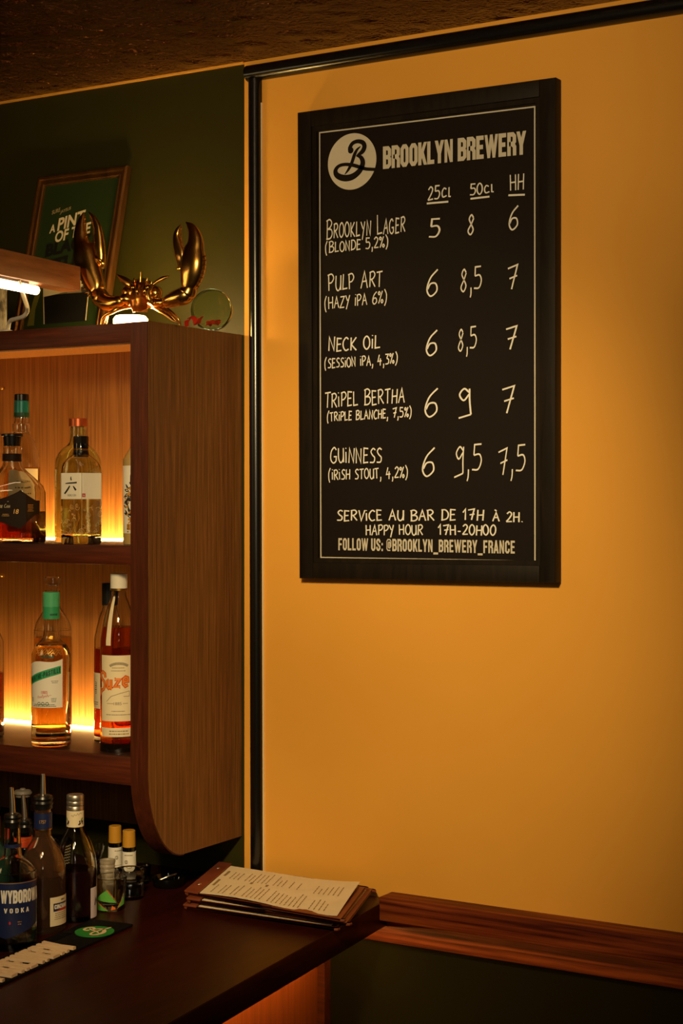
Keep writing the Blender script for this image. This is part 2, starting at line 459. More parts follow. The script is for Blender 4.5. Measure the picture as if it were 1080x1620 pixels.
# single-stroke handwriting capitals on a 6 x 10 cell ('~' = curved stroke)
HND = {
 'A': (5.6, ['0,0 2.8,10 5.4,0', '1,4 4.8,4.3']), 'À': (5.6, ['0,0 2.8,8.6 5.4,0', '1,3.6 4.8,3.8', '1.6,11.4 3.2,10']),
 'B': (5.6, ['0.9,10 0.7,0', '~0,9.4 3,10.2 5,8.4 3.4,6 1.2,5.2', '~1.2,5.2 4.6,4.8 5.4,2.4 3.6,0.3 0,0']),
 'C': (5.2, ['~5,8.6 3,10 0.6,7 0.4,3 2.4,0 5,1']), 'D': (5.6, ['0.8,10 0.7,0', '~0,9.8 3.4,9.6 5.5,6 4.4,1.6 0,0']),
 'E': (4.6, ['4.4,9.6 0.6,10 0.5,0 4.5,0.4', '0.6,5.2 3.8,5.4']), 'F': (4.4, ['4.4,9.6 0.6,10 0.5,0', '0.6,5.2 3.6,5.4']),
 'G': (5.6, ['~5,8.4 3.2,10 0.8,7.4 0.5,2.6 2.6,0.2 4.8,1.4 5,4', '3,4.2 5.6,4.2']), 'H': (5.4, ['0.6,10 0.5,0', '5,10 4.8,0', '0.6,5 5,5.2']),
 'I': (1.6, ['0.8,7.4 0.8,0', '0.7,9.6 0.9,10.2']), 'J': (4, ['~3,10 3,2 1.6,0 0,1.4']), 'K': (5.2, ['0.6,10 0.6,0', '5,10 0.8,4.6 5.2,0']),
 'L': (4.6, ['0.7,10 0.5,0.2 4.6,0.6']), 'M': (6.4, ['0.3,0 1,10 3.2,3.4 5.4,10 6,0']), 'N': (5.4, ['0.5,0 0.6,10 4.6,0.3 4.9,10']),
 'O': (5.6, ['~c2.8,10 0.5,7.4 0.5,2.6 2.8,0 5.2,2.6 5.1,7.4']), 'P': (5, ['0.8,10 0.7,0', '~0,9.4 3.4,10 5,7.6 3.2,5 0.8,4.6']),
 'R': (5.4, ['0.8,10 0.7,0', '~0,9.4 3.4,10 4.9,7.8 3.2,5.4 0.8,4.9', '2,4.9 5.4,0']), 'S': (4.8, ['~4.6,9 2.6,10 0.8,8 2.2,5.6 4.2,3.8 3.6,0.8 0.2,0.6']),
 'T': (5, ['2.6,10 2.5,0', '0,9.6 5.2,10']), 'U': (5.2, ['~0.5,10 0.5,3 2.4,0 4.6,2.6 4.9,10', '4.9,10 5,0.3']), 'V': (5, ['0,10 2.4,0 5,10']),
 'X': (5, ['0,10 5,0', '5,10 0,0']), 'Y': (5, ['0.2,10 2.6,5', '5,10 1.4,-2.4']), 'Z': (5, ['0.2,9.8 4.8,10 0.2,0.2 5,0.3']),
 '0': (4.8, ['~c2.4,10 0.4,7.2 0.4,2.6 2.4,0 4.4,2.8 4.4,7.4']), '1': (3, ['0.2,6.8 2.2,10 1.8,0']), '2': (4.8, ['~0.4,8 2.4,10 4.2,8 3,4.6 0.2,0.3', '0.2,0.3 4.8,0.6']),
 '3': (4.6, ['0.4,9.8 4.2,9.8 2,6', '~2,6 4.4,4.6 3.8,1 0.2,0.4']), '4': (5, ['2.2,10 0.2,3.6 4.8,4', '3.4,6.4 3,-0.6']),
 '5': (5, ['4.8,9.8 1.2,10 0.9,6', '~0.9,6 3.8,6 4.8,3.4 3.2,0.4 0,0.6']), '6': (5, ['~4.6,10 1.6,7 0.3,2.6 2,0 4.5,1.8 4,4.6 1.8,4.8 0.6,2.8']),
 '7': (5.2, ['0.3,9 5,10 2.4,0', '1.2,4.6 5,5.4']), '8': (4.8, ['~3.9,8.4 2.6,10 1.2,8 2.4,5.4 3.8,2.4 2.2,0 0.6,2 2.6,5.4 4,8.2']),
 '9': (5.2, ['~4.4,8.4 2.6,10 0.8,7.8 2.2,5.4 4.3,7.6', '~4.6,9.8 4.4,5 4.6,-0.4', '4.6,-0.4 0,-1.4']),
 ',': (2, ['~1.2,1.2 1.1,-1.6 0.6,-3.2']), '.': (2, ['0.8,0.2 1.1,0.9']), '-': (3.4, ['0.4,3.8 3,3.8']), '%': (5.4, ['4.6,10 0.6,0', '~c1.2,9.6 0.2,8.4 1.2,7 2.2,8.4', '~c4.2,3 3.2,1.6 4.2,0.2 5.2,1.6']),
 '(': (3, ['~2.4,11 0.6,6.5 0.6,1 1.6,-2.4']), ')': (3, ['~0.4,11.4 2.4,7 2,1.4 0.4,-2.2']), ' ': (3.4, []),
 'c': (5, ['~4.6,6 2.4,7 0.8,4 1.8,0.6 5,1.2']), 'l': (2.8, ['0.8,7.4 0.9,0.6 2.6,0.2']),
}
def hand(s, stroke=0.9, gap=1.1, small=0.74, plain=False):
    """capital letters full height, lower-case letters drawn as small capitals"""
    sh = []; x = 0
    rnd = random.Random(s)
    for ch in s:
        k = 1.0; key = ch
        if ch.isalpha() and ch == ch.lower() and not plain: key = ch.upper(); k = small
        w, strokes = HND[key]
        dy = rnd.uniform(-0.35, 0.35); rot = rnd.uniform(-0.05, 0.05)
        for st in strokes:
            cur = st[0] == '~'
            if cur: st = st[1:]
            cl = st[0] == 'c'
            if cl: st = st[1:]
            pts, _ = _s(st)
            if cur: pts = catmull(pts, 5, cl)
            pts = [(p[0] * k + p[1] * rot + x, p[1] * k + dy) for p in pts]
            sh.append(ribbon(pts, stroke, cl))
        x += w * k + gap
    return merge(sh)
# script "B" roundel letter, in units of the disc radius, (x, y, width)
def script_b(sub=7):
    def n(pts, w0):
        out = []
        for p in pts:
            x, y = p[0], p[1]; w = p[2] if len(p) > 2 else w0
            out.append(((x - 295) / 252, (352 - y - 0.137 * (x - 295)) / 284, w / 268))
        return out
    sh = []
    for pts in (
        [(278, 250, 46), (276, 214, 42), (304, 168, 38), (356, 148, 38), (408, 160, 44), (426, 200, 48), (404, 250, 46), (352, 290, 22)],
        [(386, 198, 8), (350, 232, 26), (324, 280, 36), (304, 340, 36), (286, 386, 34), (256, 440, 26), (222, 484, 8)],
        [(340, 292, 12), (385, 306, 38), (408, 350, 50), (400, 400, 54), (364, 458, 56), (296, 508, 62), (214, 522, 62), (144, 498, 56), (124, 452, 46), (156, 404, 34), (220, 384, 32), (300, 388, 34), (380, 408, 34), (440, 424, 32), (538, 428, 30)]):
        sh.append(ribbon(catmull(n(pts, 40), sub), 0.1))
    ballp = [(0.115 * math.cos(a), 0.115 * math.sin(a)) for a in [2 * math.pi * k / 16 for k in range(16)]]
    bx, by, _ = n([(284, 240)], 40)[0]
    sh.append(([(bx + u, by + v) for u, v in ballp], [tuple(range(16))]))
    return merge(sh)
def disc(n=64, rx=1.0, ry=1.0, cx=0.0, cy=0.0):
    return [(cx + rx * math.cos(2 * math.pi * k / n), cy + ry * math.sin(2 * math.pi * k / n)) for k in range(n)], [tuple(range(n))]
def rect(x0, x1, y0, y1):
    n = max(1, int(abs(x1 - x0) / 0.003)) if abs(x1 - x0) < 1 else 1
    V = []
    for i in range(n + 1):
        x = x0 + (x1 - x0) * i / n; V += [(x, y0), (x, y1)]
    return V, [(2 * i, 2 * i + 2, 2 * i + 3, 2 * i + 1) for i in range(n)]
def dense(pts, step=0.003):
    out = [pts[0]]
    for a, b in zip(pts, pts[1:]):
        n = max(1, int(math.hypot(b[0] - a[0], b[1] - a[1]) / step))
        out += [(a[0] + (b[0] - a[0]) * i / n, a[1] + (b[1] - a[1]) * i / n) for i in range(1, n + 1)]
    return out

# ================================================================== SETTING
ZC = 1.02                                   # counter top height
XS = P(383, 520, Y=0).x                     # outer face of the cabinet's right side
YF = P(235, 520, X=XS).y                    # cabinet front
ZT = P(383, 530, Y=0).z                     # cabinet top
ZB = P(380, 1322, Y=0).z                    # cabinet bottom
ZCEIL = P(390, 98, Y=0).z
XG = P(386.5, 300, Y=0).x                   # where green paint meets ochre
zr1 = P(622, 1422, Y=-0.05).z               # wall rail: top of upper board
zr2 = P(615, 1459, Y=-0.05).z
zr3 = P(590, 1487, Y=-0.015).z
struct('floor', newbox(-4.0, 1.6, -4.0, 0.12, -0.05, 0.0), noise_mat('dark_floor_boards', [(0.3, (40, 26, 16)), (0.7, (62, 40, 24))], scale=(6, 80, 1), rough=0.5))
struct('ceiling', newbox(-4.0, 1.6, -4.0, 0.12, ZCEIL, ZCEIL + 0.05), M_ceiling)
struct('wall_left', newbox(-4.0, XG, 0.0, 0.12, 0.0, ZCEIL), M_green)
struct('wall_right', newbox(XG, 1.6, 0.0, 0.12, zr2, ZCEIL), M_wall)
struct('wall_lower', newbox(XG, 1.6, 0.0, 0.12, 0.0, zr2), M_lowgreen)
# thin ochre bead along the ceiling
struct('trim_1', newbox(-4.0, XG, -0.006, 0.0, ZCEIL - 0.004, ZCEIL), M_wall)
# black half-round mouldings
XP = P(404, 600, Y=-0.02).x
def half_round(bm, p0, p1, r, nrm=(0, -1, 0)):
    p0 = Vector(p0); p1 = Vector(p1); d = (p1 - p0).normalized(); s = d.cross(Vector(nrm)).normalized(); nn = Vector(nrm)
    prof = [(math.cos(a), math.sin(a)) for a in [math.pi * k / 14 for k in range(15)]]
    A = [bm.verts.new(p0 + s * (r * c) + nn * (r * 1.15 * q)) for c, q in prof]
    B = [bm.verts.new(p1 + s * (r * c) + nn * (r * 1.15 * q)) for c, q in prof]
    for k in range(14): bm.faces.new((A[k], A[k + 1], B[k + 1], B[k]))
    bm.faces.new(A); bm.faces.new(B[::-1]); bm.faces.new((A[0], B[0], B[-1], A[-1]))
    return bm
zpt = P(402, 124, Y=-0.01).z
struct('trim_2', half_round(bmesh.new(), (P(402, 500, Y=0).x + 0.004, 0, zpt), (P(405.5, 1300, Y=0).x + 0.004, 0, ZC + 0.0), 0.0145), M_moulding)
zh = P(405, 112, Y=-0.01).z
struct('trim_3', half_round(bmesh.new(), (P(393, 112, Y=0).x, 0, zh - 0.001), (1.6, 0, zh - 0.001), 0.0165), M_moulding)
xe0, xe1 = P(414.6, 163, Y=0).x, P(418.4, 1360, Y=0).x
struct('trim_4', prism(bmesh.new(), [(xe0 - 0.004, 0, P(414, 163, Y=0).z), (xe0 + 0.0012, 0, P(414, 163, Y=0).z), (xe1 + 0.0012, 0, ZC), (xe1 - 0.004, 0, ZC)], (0, -0.004, 0)), M_cream)
# wall rail (two boards), right of the counter
E1 = P(621, 1418, Z=ZC); E2 = P(330, 1582, Z=ZC)
ed = (E2 - E1); ed = Vector((ed.x / ed.y, 1, 0))          # edge direction per metre of y
def edge_x(y, off=0.0): return E1.x + ed.x * (y - E1.y) - off
b = newbox(edge_x(-0.02) + 0.001, 1.6, -0.050, 0.0, zr2, zr1, bev=0.003)
struct('trim_5', b, M_rail)
b = newbox(edge_x(0) - 0.10, 1.6, -0.018, 0.0, zr3, zr2, bev=0.002)
struct('trim_6', b, M_rail)

# ------------------------------------------------------------------ counter
CT = 0.05
t = thing('bar_counter', 'dark mahogany bar counter running out from the ochre wall', 'bar counter', (edge_x(0) - 0.3, 0, 0))
L0 = t.location
pts = [(edge_x(-0.0005), -0.0005, ZC - CT), (edge_x(-1.75), -1.75, ZC - CT), (-2.6, -1.75, ZC - CT), (-2.6, -0.0005, ZC - CT)]
obj('countertop', prism(bmesh.new(), pts, (0, 0, CT), bev=0.004), M_counter, t, L0)
PO = edge_x(0) - P(523, 1540, Y=0).x
pf = [(edge_x(-0.0005, PO + 0.016), -0.0005, 0), (edge_x(-1.70, PO + 0.016), -1.70, 0), (edge_x(-1.70, PO + 0.05), -1.70, 0), (edge_x(-0.0005, PO + 0.05), -0.0005, 0)]
obj('front_panel', prism(bmesh.new(), pf, (0, 0, ZC - CT - 0.0005)), M_panel, t, L0)
pf = [(edge_x(-0.0005, PO), -0.0005, 0), (edge_x(-0.028, PO), -0.028, 0), (edge_x(-0.028, PO + 0.016), -0.028, 0), (edge_x(-0.0005, PO + 0.016), -0.0005, 0)]
obj('end_stile', prism(bmesh.new(), pf, (0, 0, ZC - CT - 0.0005), bev=0.001), M_lip, t, L0)
ps = [(edge_x(-0.05, 0.075), -0.05, ZC - CT - 0.008), (edge_x(-1.6, 0.075), -1.6, ZC - CT - 0.008), (edge_x(-1.6, 0.087), -1.6, ZC - CT - 0.008), (edge_x(-0.05, 0.087), -0.05, ZC - CT - 0.008)]
o = obj('led_strip', prism(bmesh.new(), ps, (0, 0, 0.0075)), M_ledbar, t, L0)
o['label'] = 'glowing warm light strip under the counter edge'

# ------------------------------------------------------------------ wall cabinet
XL = P(-330, 700, Y=YF).x
TH = XS - P(207.5, 700, Y=YF).x              # thickness of the side panel edge
ZS1 = P(190, 863, Y=YF).z
ZS2 = P(168, 1195, Y=YF).z
t = thing('wall_cabinet', 'open walnut bar shelf cabinet with glowing strips, hung on the green wall', 'cabinet', (XS - 0.4, 0, ZB))
CAB = t; L0 = t.location
def side(x0, x1):
    zc = P(232, 1225, X=XS).z; yb = P(292, 1350, X=XS).y
    ry = yb - YF; rz = zc - ZB
    pts = [(x0, -0.0015, ZT), (x0, YF, ZT)]
    for k in range(15):
        a = math.pi / 2 * k / 14
        pts.append((x0, YF + ry * (1 - math.cos(a)), zc - rz * math.sin(a)))
    pts.append((x0, -0.0015, ZB))
    return prism(bmesh.new(), pts, (x1 - x0, 0, 0))
obj('side_panel', side(XS - TH + 0.003, XS), M_veneer, t, L0)
obj('side_panel', side(XL, XL + TH), M_veneer, t, L0)
# solid lipping on the front edge of the side panel
zl0 = P(232, 1225, X=XS).z
def edge_band():
    bm = bmesh.new()
    yb = P(292, 1350, X=XS).y; ry = yb - YF; rz = zl0 - ZB
    prof = [(YF, ZT + 0.0)] + [(YF + ry * (1 - math.cos(math.pi / 2 * k / 14)), zl0 - rz * math.sin(math.pi / 2 * k / 14)) for k in range(15)]
    A = []
    for i, (y, z) in enumerate(prof):
        a = 0 if i <= 1 else math.pi / 2 * (i - 1) / 14
        oy, oz = -0.0022 * math.cos(a), -0.0022 * math.sin(a)
        A.append([bm.verts.new((x, y + dy, z + dz)) for x, dy, dz in ((XS - TH, 0, 0), (XS - TH, oy, oz), (XS - 0.0012, oy, oz), (XS - 0.0012, 0, 0))])
    for a, c in zip(A, A[1:]):
        for k in range(4): bm.faces.new((a[k], a[(k + 1) % 4], c[(k + 1) % 4], c[k]))
    bm.faces.new(A[0]); bm.faces.new(A[-1][::-1])
    return bm
obj('front_edging', edge_band(), M_upright, t, L0)
xi0, xi1 = XL + TH, XS - TH
LT = ZT - P(190, 543.5, Y=YF).z
obj('top_panel', newbox(xi0, xi1 + 0.002, YF + 0.012, -0.0015, ZT - 0.022, ZT), M_back, t, L0)
obj('top_rail', newbox(xi0, xi1 + 0.001, YF, YF + 0.02, ZT - LT, ZT + 0.0, bev=0.001), M_lip, t, L0)
obj('back_panel', newbox(xi0, xi1 + 0.001, -0.016, -0.0016, ZB, ZT - 0.02), M_back, t, L0)
LH1 = ZS1 - P(190, 893.5, Y=YF).z
LH2 = ZS2 - P(190, 1241, Y=YF).z
M_shelf = noise_mat('dark_walnut_shelf', [(0.3, (34, 13, 6)), (0.55, (46, 18, 8)), (0.75, (58, 24, 11))], scale=(9, 120, 150), rough=0.5, detail=5, spec=0.2)
for zz, lh in ((ZS1, LH1), (ZS2, LH2)):
    sh_ = obj('shelf', newbox(xi0, xi1 + 0.001, YF + 0.0105, -0.016, zz - lh, zz), M_shelf, t, L0)
    obj('shelf_edging', newbox(xi0, xi1 + 0.001, YF, YF + 0.010, zz - lh, zz, bev=0.001), M_lip, sh_, L0)
for zz in (ZS1, ZS2):
    o = obj('led_strip', newbox(xi0 + 0.01, xi1 - 0.004, -0.052, -0.040, zz + 0.0003, zz + 0.0045, bev=0.0015), M_led, t, L0)
    o['label'] = 'glowing warm light strip along the back of a shelf'
for (px, py) in ((3, 614), (3, 910)):
    p = P(px, py, Y=-0.022); bm = bmesh.new(); ball(bm, p, 0.0042, 10)
    bmesh.ops.create_cone(bm, cap_ends=True, segments=12, radius1=0.003, radius2=0.003, depth=0.012, matrix=Matrix.Translation(p + Vector((0, 0.004, 0))) @ Matrix.Rotation(R(90), 4, 'X'))
    obj('shelf_pin', bm, M_brassplain, t, L0)
p = P(206, 652, Y=YF + 0.03)
obj('catch', newbox(xi1 - 0.005, xi1 + 0.002, YF + 0.012, YF + 0.032, P(206, 664, Y=YF + 0.03).z, P(206, 641, Y=YF + 0.03).z, bev=0.0015), M_blackgloss, t, L0)

# ------------------------------------------------------------------ beer price board
YB = -0.028
TL, TR, BL, BR = P(470, 178, Y=YB), P(878, 122, Y=YB), P(473, 915, Y=YB), P(878, 922.5, Y=YB)
t = thing('price_board', 'tall black wooden framed beer price board with chalk writing on the ochre wall', 'menu board', ((TL + TR + BL + BR) / 4).to_tuple())
L0 = t.location
def lerp(a, b, k): return a + (b - a) * k
def bpt(u, v, y):
    p = lerp(lerp(BL, BR, u), lerp(TL, TR, u), v); return Vector((p.x, y, p.z))
W = (TR - TL).length; H = (TL - BL).length
fw = 0.031; fu = fw / W; fv = fw / H
def rail(u0, u1, v0, v1):
    return prism(bmesh.new(), [bpt(u0, v0, YB), bpt(u1, v0, YB), bpt(u1, v1, YB), bpt(u0, v1, YB)], (0, -YB - 0.002, 0), bev=0.0022)
fr = obj('frame_stile', rail(0, fu, 0, 1), M_blackwood, t, L0)
obj('frame_stile', rail(1 - fu, 1, 0, 1), M_blackwood, t, L0)
obj('frame_rail', rail(fu, 1 - fu, 0, fv), M_blackwood, t, L0)
obj('frame_rail', rail(fu, 1 - fu, 1 - fv, 1), M_blackwood, t, L0)
YP = YB + 0.010                                   # recessed panel face
pan = obj('panel', prism(bmesh.new(), [bpt(fu, fv, YP), bpt(1 - fu, fv, YP), bpt(1 - fu, 1 - fv, YP), bpt(fu, 1 - fv, YP)], (0, 0.012, 0)), M_slate, t, L0)
# stepped inner bead of the frame
bm = bmesh.new()
g = 0.009; gu = g / W; gv = g / H
for (u0, u1, v0, v1) in ((fu, fu + gu, fv, 1 - fv), (1 - fu - gu, 1 - fu, fv, 1 - fv), (fu + gu, 1 - fu - gu, fv, fv + gv), (fu + gu, 1 - fu - gu, 1 - fv - gv, 1 - fv)):
    prism(bm, [bpt(u0, v0, YB + 0.005), bpt(u1, v0, YB + 0.005), bpt(u1, v1, YB + 0.005), bpt(u0, v1, YB + 0.005)], (0, 0.006, 0))
obj('inner_bead', bm, M_blackwood, t, L0)
YI = YP - 0.0006
def on_board(px, py, y=YI): return P(px, py, Y=y)
# printed border
bm = bmesh.new()
cs = [on_board(504.5, 209), on_board(846.5, 167.5), on_board(847, 889), on_board(506.5, 883)]
w_ = 0.0026
cen = (cs[0] + cs[1] + cs[2] + cs[3]) / 4
inn = [c + Vector((w_ if c.x < cen.x else -w_, 0, w_ if c.z < cen.z else -w_)) for c in cs]
A = [bm.verts.new(c) for c in cs]; B = [bm.verts.new(c) for c in inn]
for k in range(4): bm.faces.new((A[k], A[(k + 1) % 4], B[(k + 1) % 4], B[k]))
ink('printed_border', bm, M_print, t, L0)
def line_on_board(shape, start, end, hpx, bm, y=YI, fit_h=10.0):
    """baseline from pixel start to pixel end, capital height hpx"""
    a, b_ = on_board(*start, y=y), on_board(*end, y=y)
    c = on_board(start[0], start[1] - hpx, y=y)
    V, Fc = shape
    x0 = min(v[0] for v in V); x1 = max(v[0] for v in V)
    ux = (b_ - a) / (x1 - x0); uz = (c - a) / fit_h
    return put(bm, shape, lambda u, v: a + ux * (u - x0) + uz * v)
# heading, roundel, footer
bm = bmesh.new(); line_on_board(block('BROOKLYN BREWERY', 1.9, 0.3), (605.5, 267.5), (832, 244), 35.5, bm)
ink('heading_letters', bm, M_print, t, L0)
bm = bmesh.new(); line_on_board(block('FOLLOW US: @BROOKLYN_BREWERY_FRANCE', 1.6, 0.5), (535, 870.5), (814, 876), 19.5, bm)
ink('footer_letters', bm, M_print, t, L0)
rc = on_board(556.5, 255.5); rr = (on_board(556.5, 211).z - on_board(556.5, 300).z) / 2
bm = bmesh.new(); put(bm, disc(72, rr, rr), lambda u, v: rc + Vector((u, 0, v)))
rd = ink('roundel', bm, M_print, t, L0)
bm = bmesh.new(); put(bm, script_b(), lambda u, v: rc + Vector((u * rr, -0.0005, v * rr)))
ink('script_letter', bm, M_slate, rd, L0)
# chalk-pen handwriting, one part per line
WR = [
 [('25cl', (676, 317.5), (713, 311), 21), ('50cl', (743, 309), (781, 304), 17.5), ('HH', (806, 302), (829, 300), 25)],
 [('Brooklyn Lager', (516, 378), (641, 367), 30)],
 [('(Blonde 5,2%)', (514, 400), (614, 391), 17)],
 [('5', (678, 376), (696.5, 374), 29), ('8', (739, 371), (750, 370), 31), ('6', (804, 364), (820, 362), 37)],
 [('Pulp Art', (518, 461), (605, 453), 26)],
 [('(Hazy ipa 6%)', (513, 489), (612, 479), 19)],
 [('6', (674, 469), (693, 467), 41), ('8,5', (728, 463), (762, 456), 35), ('7', (803, 459), (820, 456), 37)],
 [('Neck oil', (519, 556), (601, 551), 22)],
 [('(session ipa, 4,3%)', (513, 583), (629, 575), 16)],
 [('6', (673, 563), (692, 561), 39), ('8,5', (724, 557), (754, 550), 34), ('7', (800, 554), (819, 552), 36)],
 [('Tripel Bertha', (514, 645), (640, 637), 24)],
 [('(triple blanche, 7,5%)', (517, 667), (651, 659), 15)],
 [('6', (671, 660), (693, 658), 44), ('9', (725, 655), (746, 653), 40), ('7', (794, 655), (815, 653), 42)],
 [('Guinness', (522, 733), (604, 732), 25)],
 [('(irish stout, 4,2%)', (519, 759), (645, 756), 17)],
 [('6', (667, 754), (688, 752), 44), ('9,5', (718, 750), (762, 743), 41), ('7,5', (788, 752), (831, 744), 41)],
 [('Service au bar de 17h', (533, 824), (766, 823), 16.5), ('À 2h.', (778, 825), (827, 826), 16)],
 [('Happy Hour', (578, 847), (669, 846), 16), ('17h-20h00', (692, 846), (785, 847), 16)],
]
for line in WR:
    for (s, a, e, h) in line:
        bm = bmesh.new()
        plain = s in ('25cl', '50cl')
        sm = 0.98 if s.startswith(('Service', 'À', 'Happy', '17h')) else (0.92 if s in ('Neck oil', 'Tripel Bertha', 'Pulp Art', 'Guinness') or s[0] == '(' else 0.76)
        st = 0.0027 / ((on_board(a[0], a[1] - h).z - on_board(*a).z) / 10)
        if h < 20: st *= 0.86
        if h > 28: st *= 1.12
        line_on_board(hand(s, st, small=sm, plain=plain), a, e, h, bm, y=YI - 0.0002)
        ink('handwriting', bm, M_ink, t, L0)
    if line[0][0] == '25cl':
        for (a, e) in (((675, 322), (709, 319)), ((744, 314.5), (774, 311)), ((804, 309), (830, 308))):
            bm = bmesh.new()
            p, q = on_board(*a), on_board(*e)
            V, Fc = ribbon([(p.x, p.z), (q.x, q.z)], 0.0034)
            put(bm, (V, Fc), lambda u, v: Vector((u, YI - 0.0002, v)))
            ink('underline', bm, M_ink, t, L0)

# ================================================================== BOTTLES
def facing(x, y):
    return math.atan2(CAM.y - y, CAM.x - x) + math.pi / 2
def hollow(prof, wall=0.0028, base=0.008, n=44, shape=None, closed_top=False):
    """outer profile from the foot upward -> closed hollow glass shell"""
    bm = bmesh.new()
    outer = [(0.0, prof[0][1])] + [p for p in prof]
    inner = []
    for p in reversed(prof):
        if p[1] < base: break
        inner.append((max(p[0] - wall, 0.002), p[1]) + tuple(p[2:]))
    inner.append((inner[-1][0] * 0.96, base) + tuple(inner[-1][2:])); inner.append((0.0, base + 0.002))
    lathe(bm, outer + inner, n, shape)
    return bm
def rad_at(prof, z):
    for a, b in zip(prof, prof[1:]):
        if min(a[1], b[1]) <= z <= max(a[1], b[1]) and abs(b[1] - a[1]) > 1e-9:
            k = (z - a[1]) / (b[1] - a[1]); return a[0] + (b[0] - a[0]) * k
    return prof[-1][0]
def fill(prof, level, wall=0.0028, base=0.008, n=44, shape=None):
    pr = [(0.0, base + 0.0018)]
    lastw = prof[0][2:] if len(prof[0]) > 2 else ()
    started = False
    for p in prof:
        if p[1] < base: lastw = p[2:]; continue
        if not started:
            pr.append((max(p[0] - wall, 0.002) * 0.96 + 0.0002, base - 0.0002) + tuple(p[2:])); started = True
        if p[1] >= level: break
        pr.append((p[0] - wall + 0.0003, p[1]) + tuple(p[2:])); lastw = p[2:]
    pr.append((rad_at(prof, level) - wall + 0.0003, level) + tuple(lastw)); pr.append((0.0, level))
    return lathe(bmesh.new(), pr, n, shape)
def smoothprof(pts, sub=4):
    return catmull(pts, sub)
def on_cyl(r, z0, phi0=0.0, rf=None):
    def fn(u, v):
        z = z0 + v
        rr = rf(z) if rf else r
        a = phi0 + u / r
        return Vector((rr * math.sin(a), -rr * math.cos(a), z))
    return fn
def patch(r, z0, z1, phi, width, nu=18, nv=1, rf=None, edge=None):
    """curved paper label, centred on angle phi, arc length width"""
    bm = bmesh.new()
    g = []
    for j in range(nv + 1):
        row = []
        for i in range(nu + 1):
            u = (i / nu - 0.5) * width; v = j / nv
            lo, hi = z0, z1
            if edge:
                e0, e1 = edge(i / nu); lo, hi = z0 + e0, z1 + e1
            z = lo + (hi - lo) * v
            a = phi + u / r; rr = rf(z) if rf else r
            row.append(bm.verts.new((rr * math.sin(a), -rr * math.cos(a), z)))
        g.append(row)
    for a, b in zip(g, g[1:]):
        for i in range(nu): bm.faces.new((a[i], a[i + 1], b[i + 1], b[i]))
    return bm
def band(r, z0, z1, n=40, bev=0.0006):
    return lathe(bmesh.new(), [(r - 0.0012, z0), (r, z0), (r, z1), (r - 0.0012, z1), (r - 0.0012, z0)], n)
def cap_bm(r, z0, z1, n=40, bev=0.0012, ribs=0, ribdepth=0.0006, r1=None):
    r1 = r1 or r
    bm = bmesh.new()
    if ribs:
        lathe(bm, [(0, z0), (r, z0), (r1, z1 - bev), (r1 - bev, z1), (0, z1)], ribs * 2, shape=lambda th: 1.0 - (ribdepth / r if int(round(th / (math.pi / ribs))) % 2 else 0)) if False else lathe(bm, [(0, z0), (r, z0, 1), (r1, z1 - bev, 1), (r1 - bev, z1, 1), (0, z1)], ribs * 2, shape=lambda th: 1.0 - (ribdepth / r if int(round(th / (math.pi / ribs))) % 2 else 0))
    else:
        lathe(bm, [(0, z0), (r, z0), (r1, z1 - bev), (r1 - bev, z1), (0, z1)], n)
    return bm
def T(s, w, h, bold=0.0, **k): return fit(ftext(s, bold), w, h, **k)
def B(s, w, h, stroke=1.9, gap=0.4, **k): return fit(block(s, stroke, gap), w, h, **k)
def smallprint(w, rows, pitch, h, seed=0, fillf=0.9, align='c'):
    """rows of tiny illegible print as little dashes"""
    rnd = random.Random(seed); sh = []
    for r_ in range(rows):
        ww = w * rnd.uniform(fillf * 0.7, fillf)
        x = -ww / 2 if align == 'c' else -w / 2
        xe = x + ww
        while x < xe:
            l = h * rnd.uniform(1.0, 3.2)
            sh.append(rect(x, min(x + l, xe), -r_ * pitch - h / 2, -r_ * pitch + h / 2)); x += l + h * 0.6
    return merge(sh)
def shift(shape, dx, dy): return [(v[0] + dx, v[1] + dy) for v in shape[0]], shape[1]
SHELF_GROUP_1 = 'bottles on the upper cabinet shelf'
SHELF_GROUP_2 = 'bottles on the lower cabinet shelf'
COUNTER_GROUP = 'bottles standing on the counter under the cabinet'
def bottle_at(px, Y, z, label, group, turn=0.0, name='bottle', cat='bottle'):
    p = P(px, 800, Y=Y)
    return thing(name, label, cat, (p.x, Y, z), facing(p.x, Y) + R(turn), group)
def zpx(px, py, Y): return P(px, py, Y=Y).z
def mpx(px, Y): return (P(px, 800, Y=Y) - CAM).dot(FWD) / F      # metres per pixel at that place

# ---- upper shelf
M_liqamber = liquid('amber_rum', (214, 120, 40)); M_liqgin = liquid('clear_spirit', (250, 248, 236))
M_liqred = liquid('red_brown_rum', (188, 66, 24)); M_liqgold = liquid('golden_liqueur', (246, 196, 96)); M_liqpale = liquid('pale_gold_spirit', (255, 246, 212))
M_liqorange = liquid('orange_bitter', (206, 104, 30)); M_liqdark = mat('dark_berry_liqueur', (34, 12, 12), 0.08, spec=0.6); M_liqverm = liquid('dark_vermouth', (120, 52, 34))
M_capblack = mat('black_bottle_cap', (18, 17, 16), 0.3); M_copper = mat('copper_cap', (186, 92, 50), 0.35, 0.6)
M_teal = mat('teal_foil', (28, 128, 124), 0.35, 0.2); M_navy = mat('navy_label', (24, 36, 78), 0.4)
M_red = mat('red_print', (186, 40, 28), 0.5); M_orange = mat('orange_print', (226, 128, 36), 0.5); M_greenlab = mat('mint_green', (52, 160, 106), 0.45); M_greencap = mat('mint_green_cap', (86, 186, 132), 0.4)
M_brownlab = mat('dark_brown_label', (42, 24, 13), 0.6, spec=0.2); M_gold = mat('gold_print', (210, 164, 84), 0.35, 0.6); M_greyprint = mat('grey_print', (118, 108, 92), 0.6)
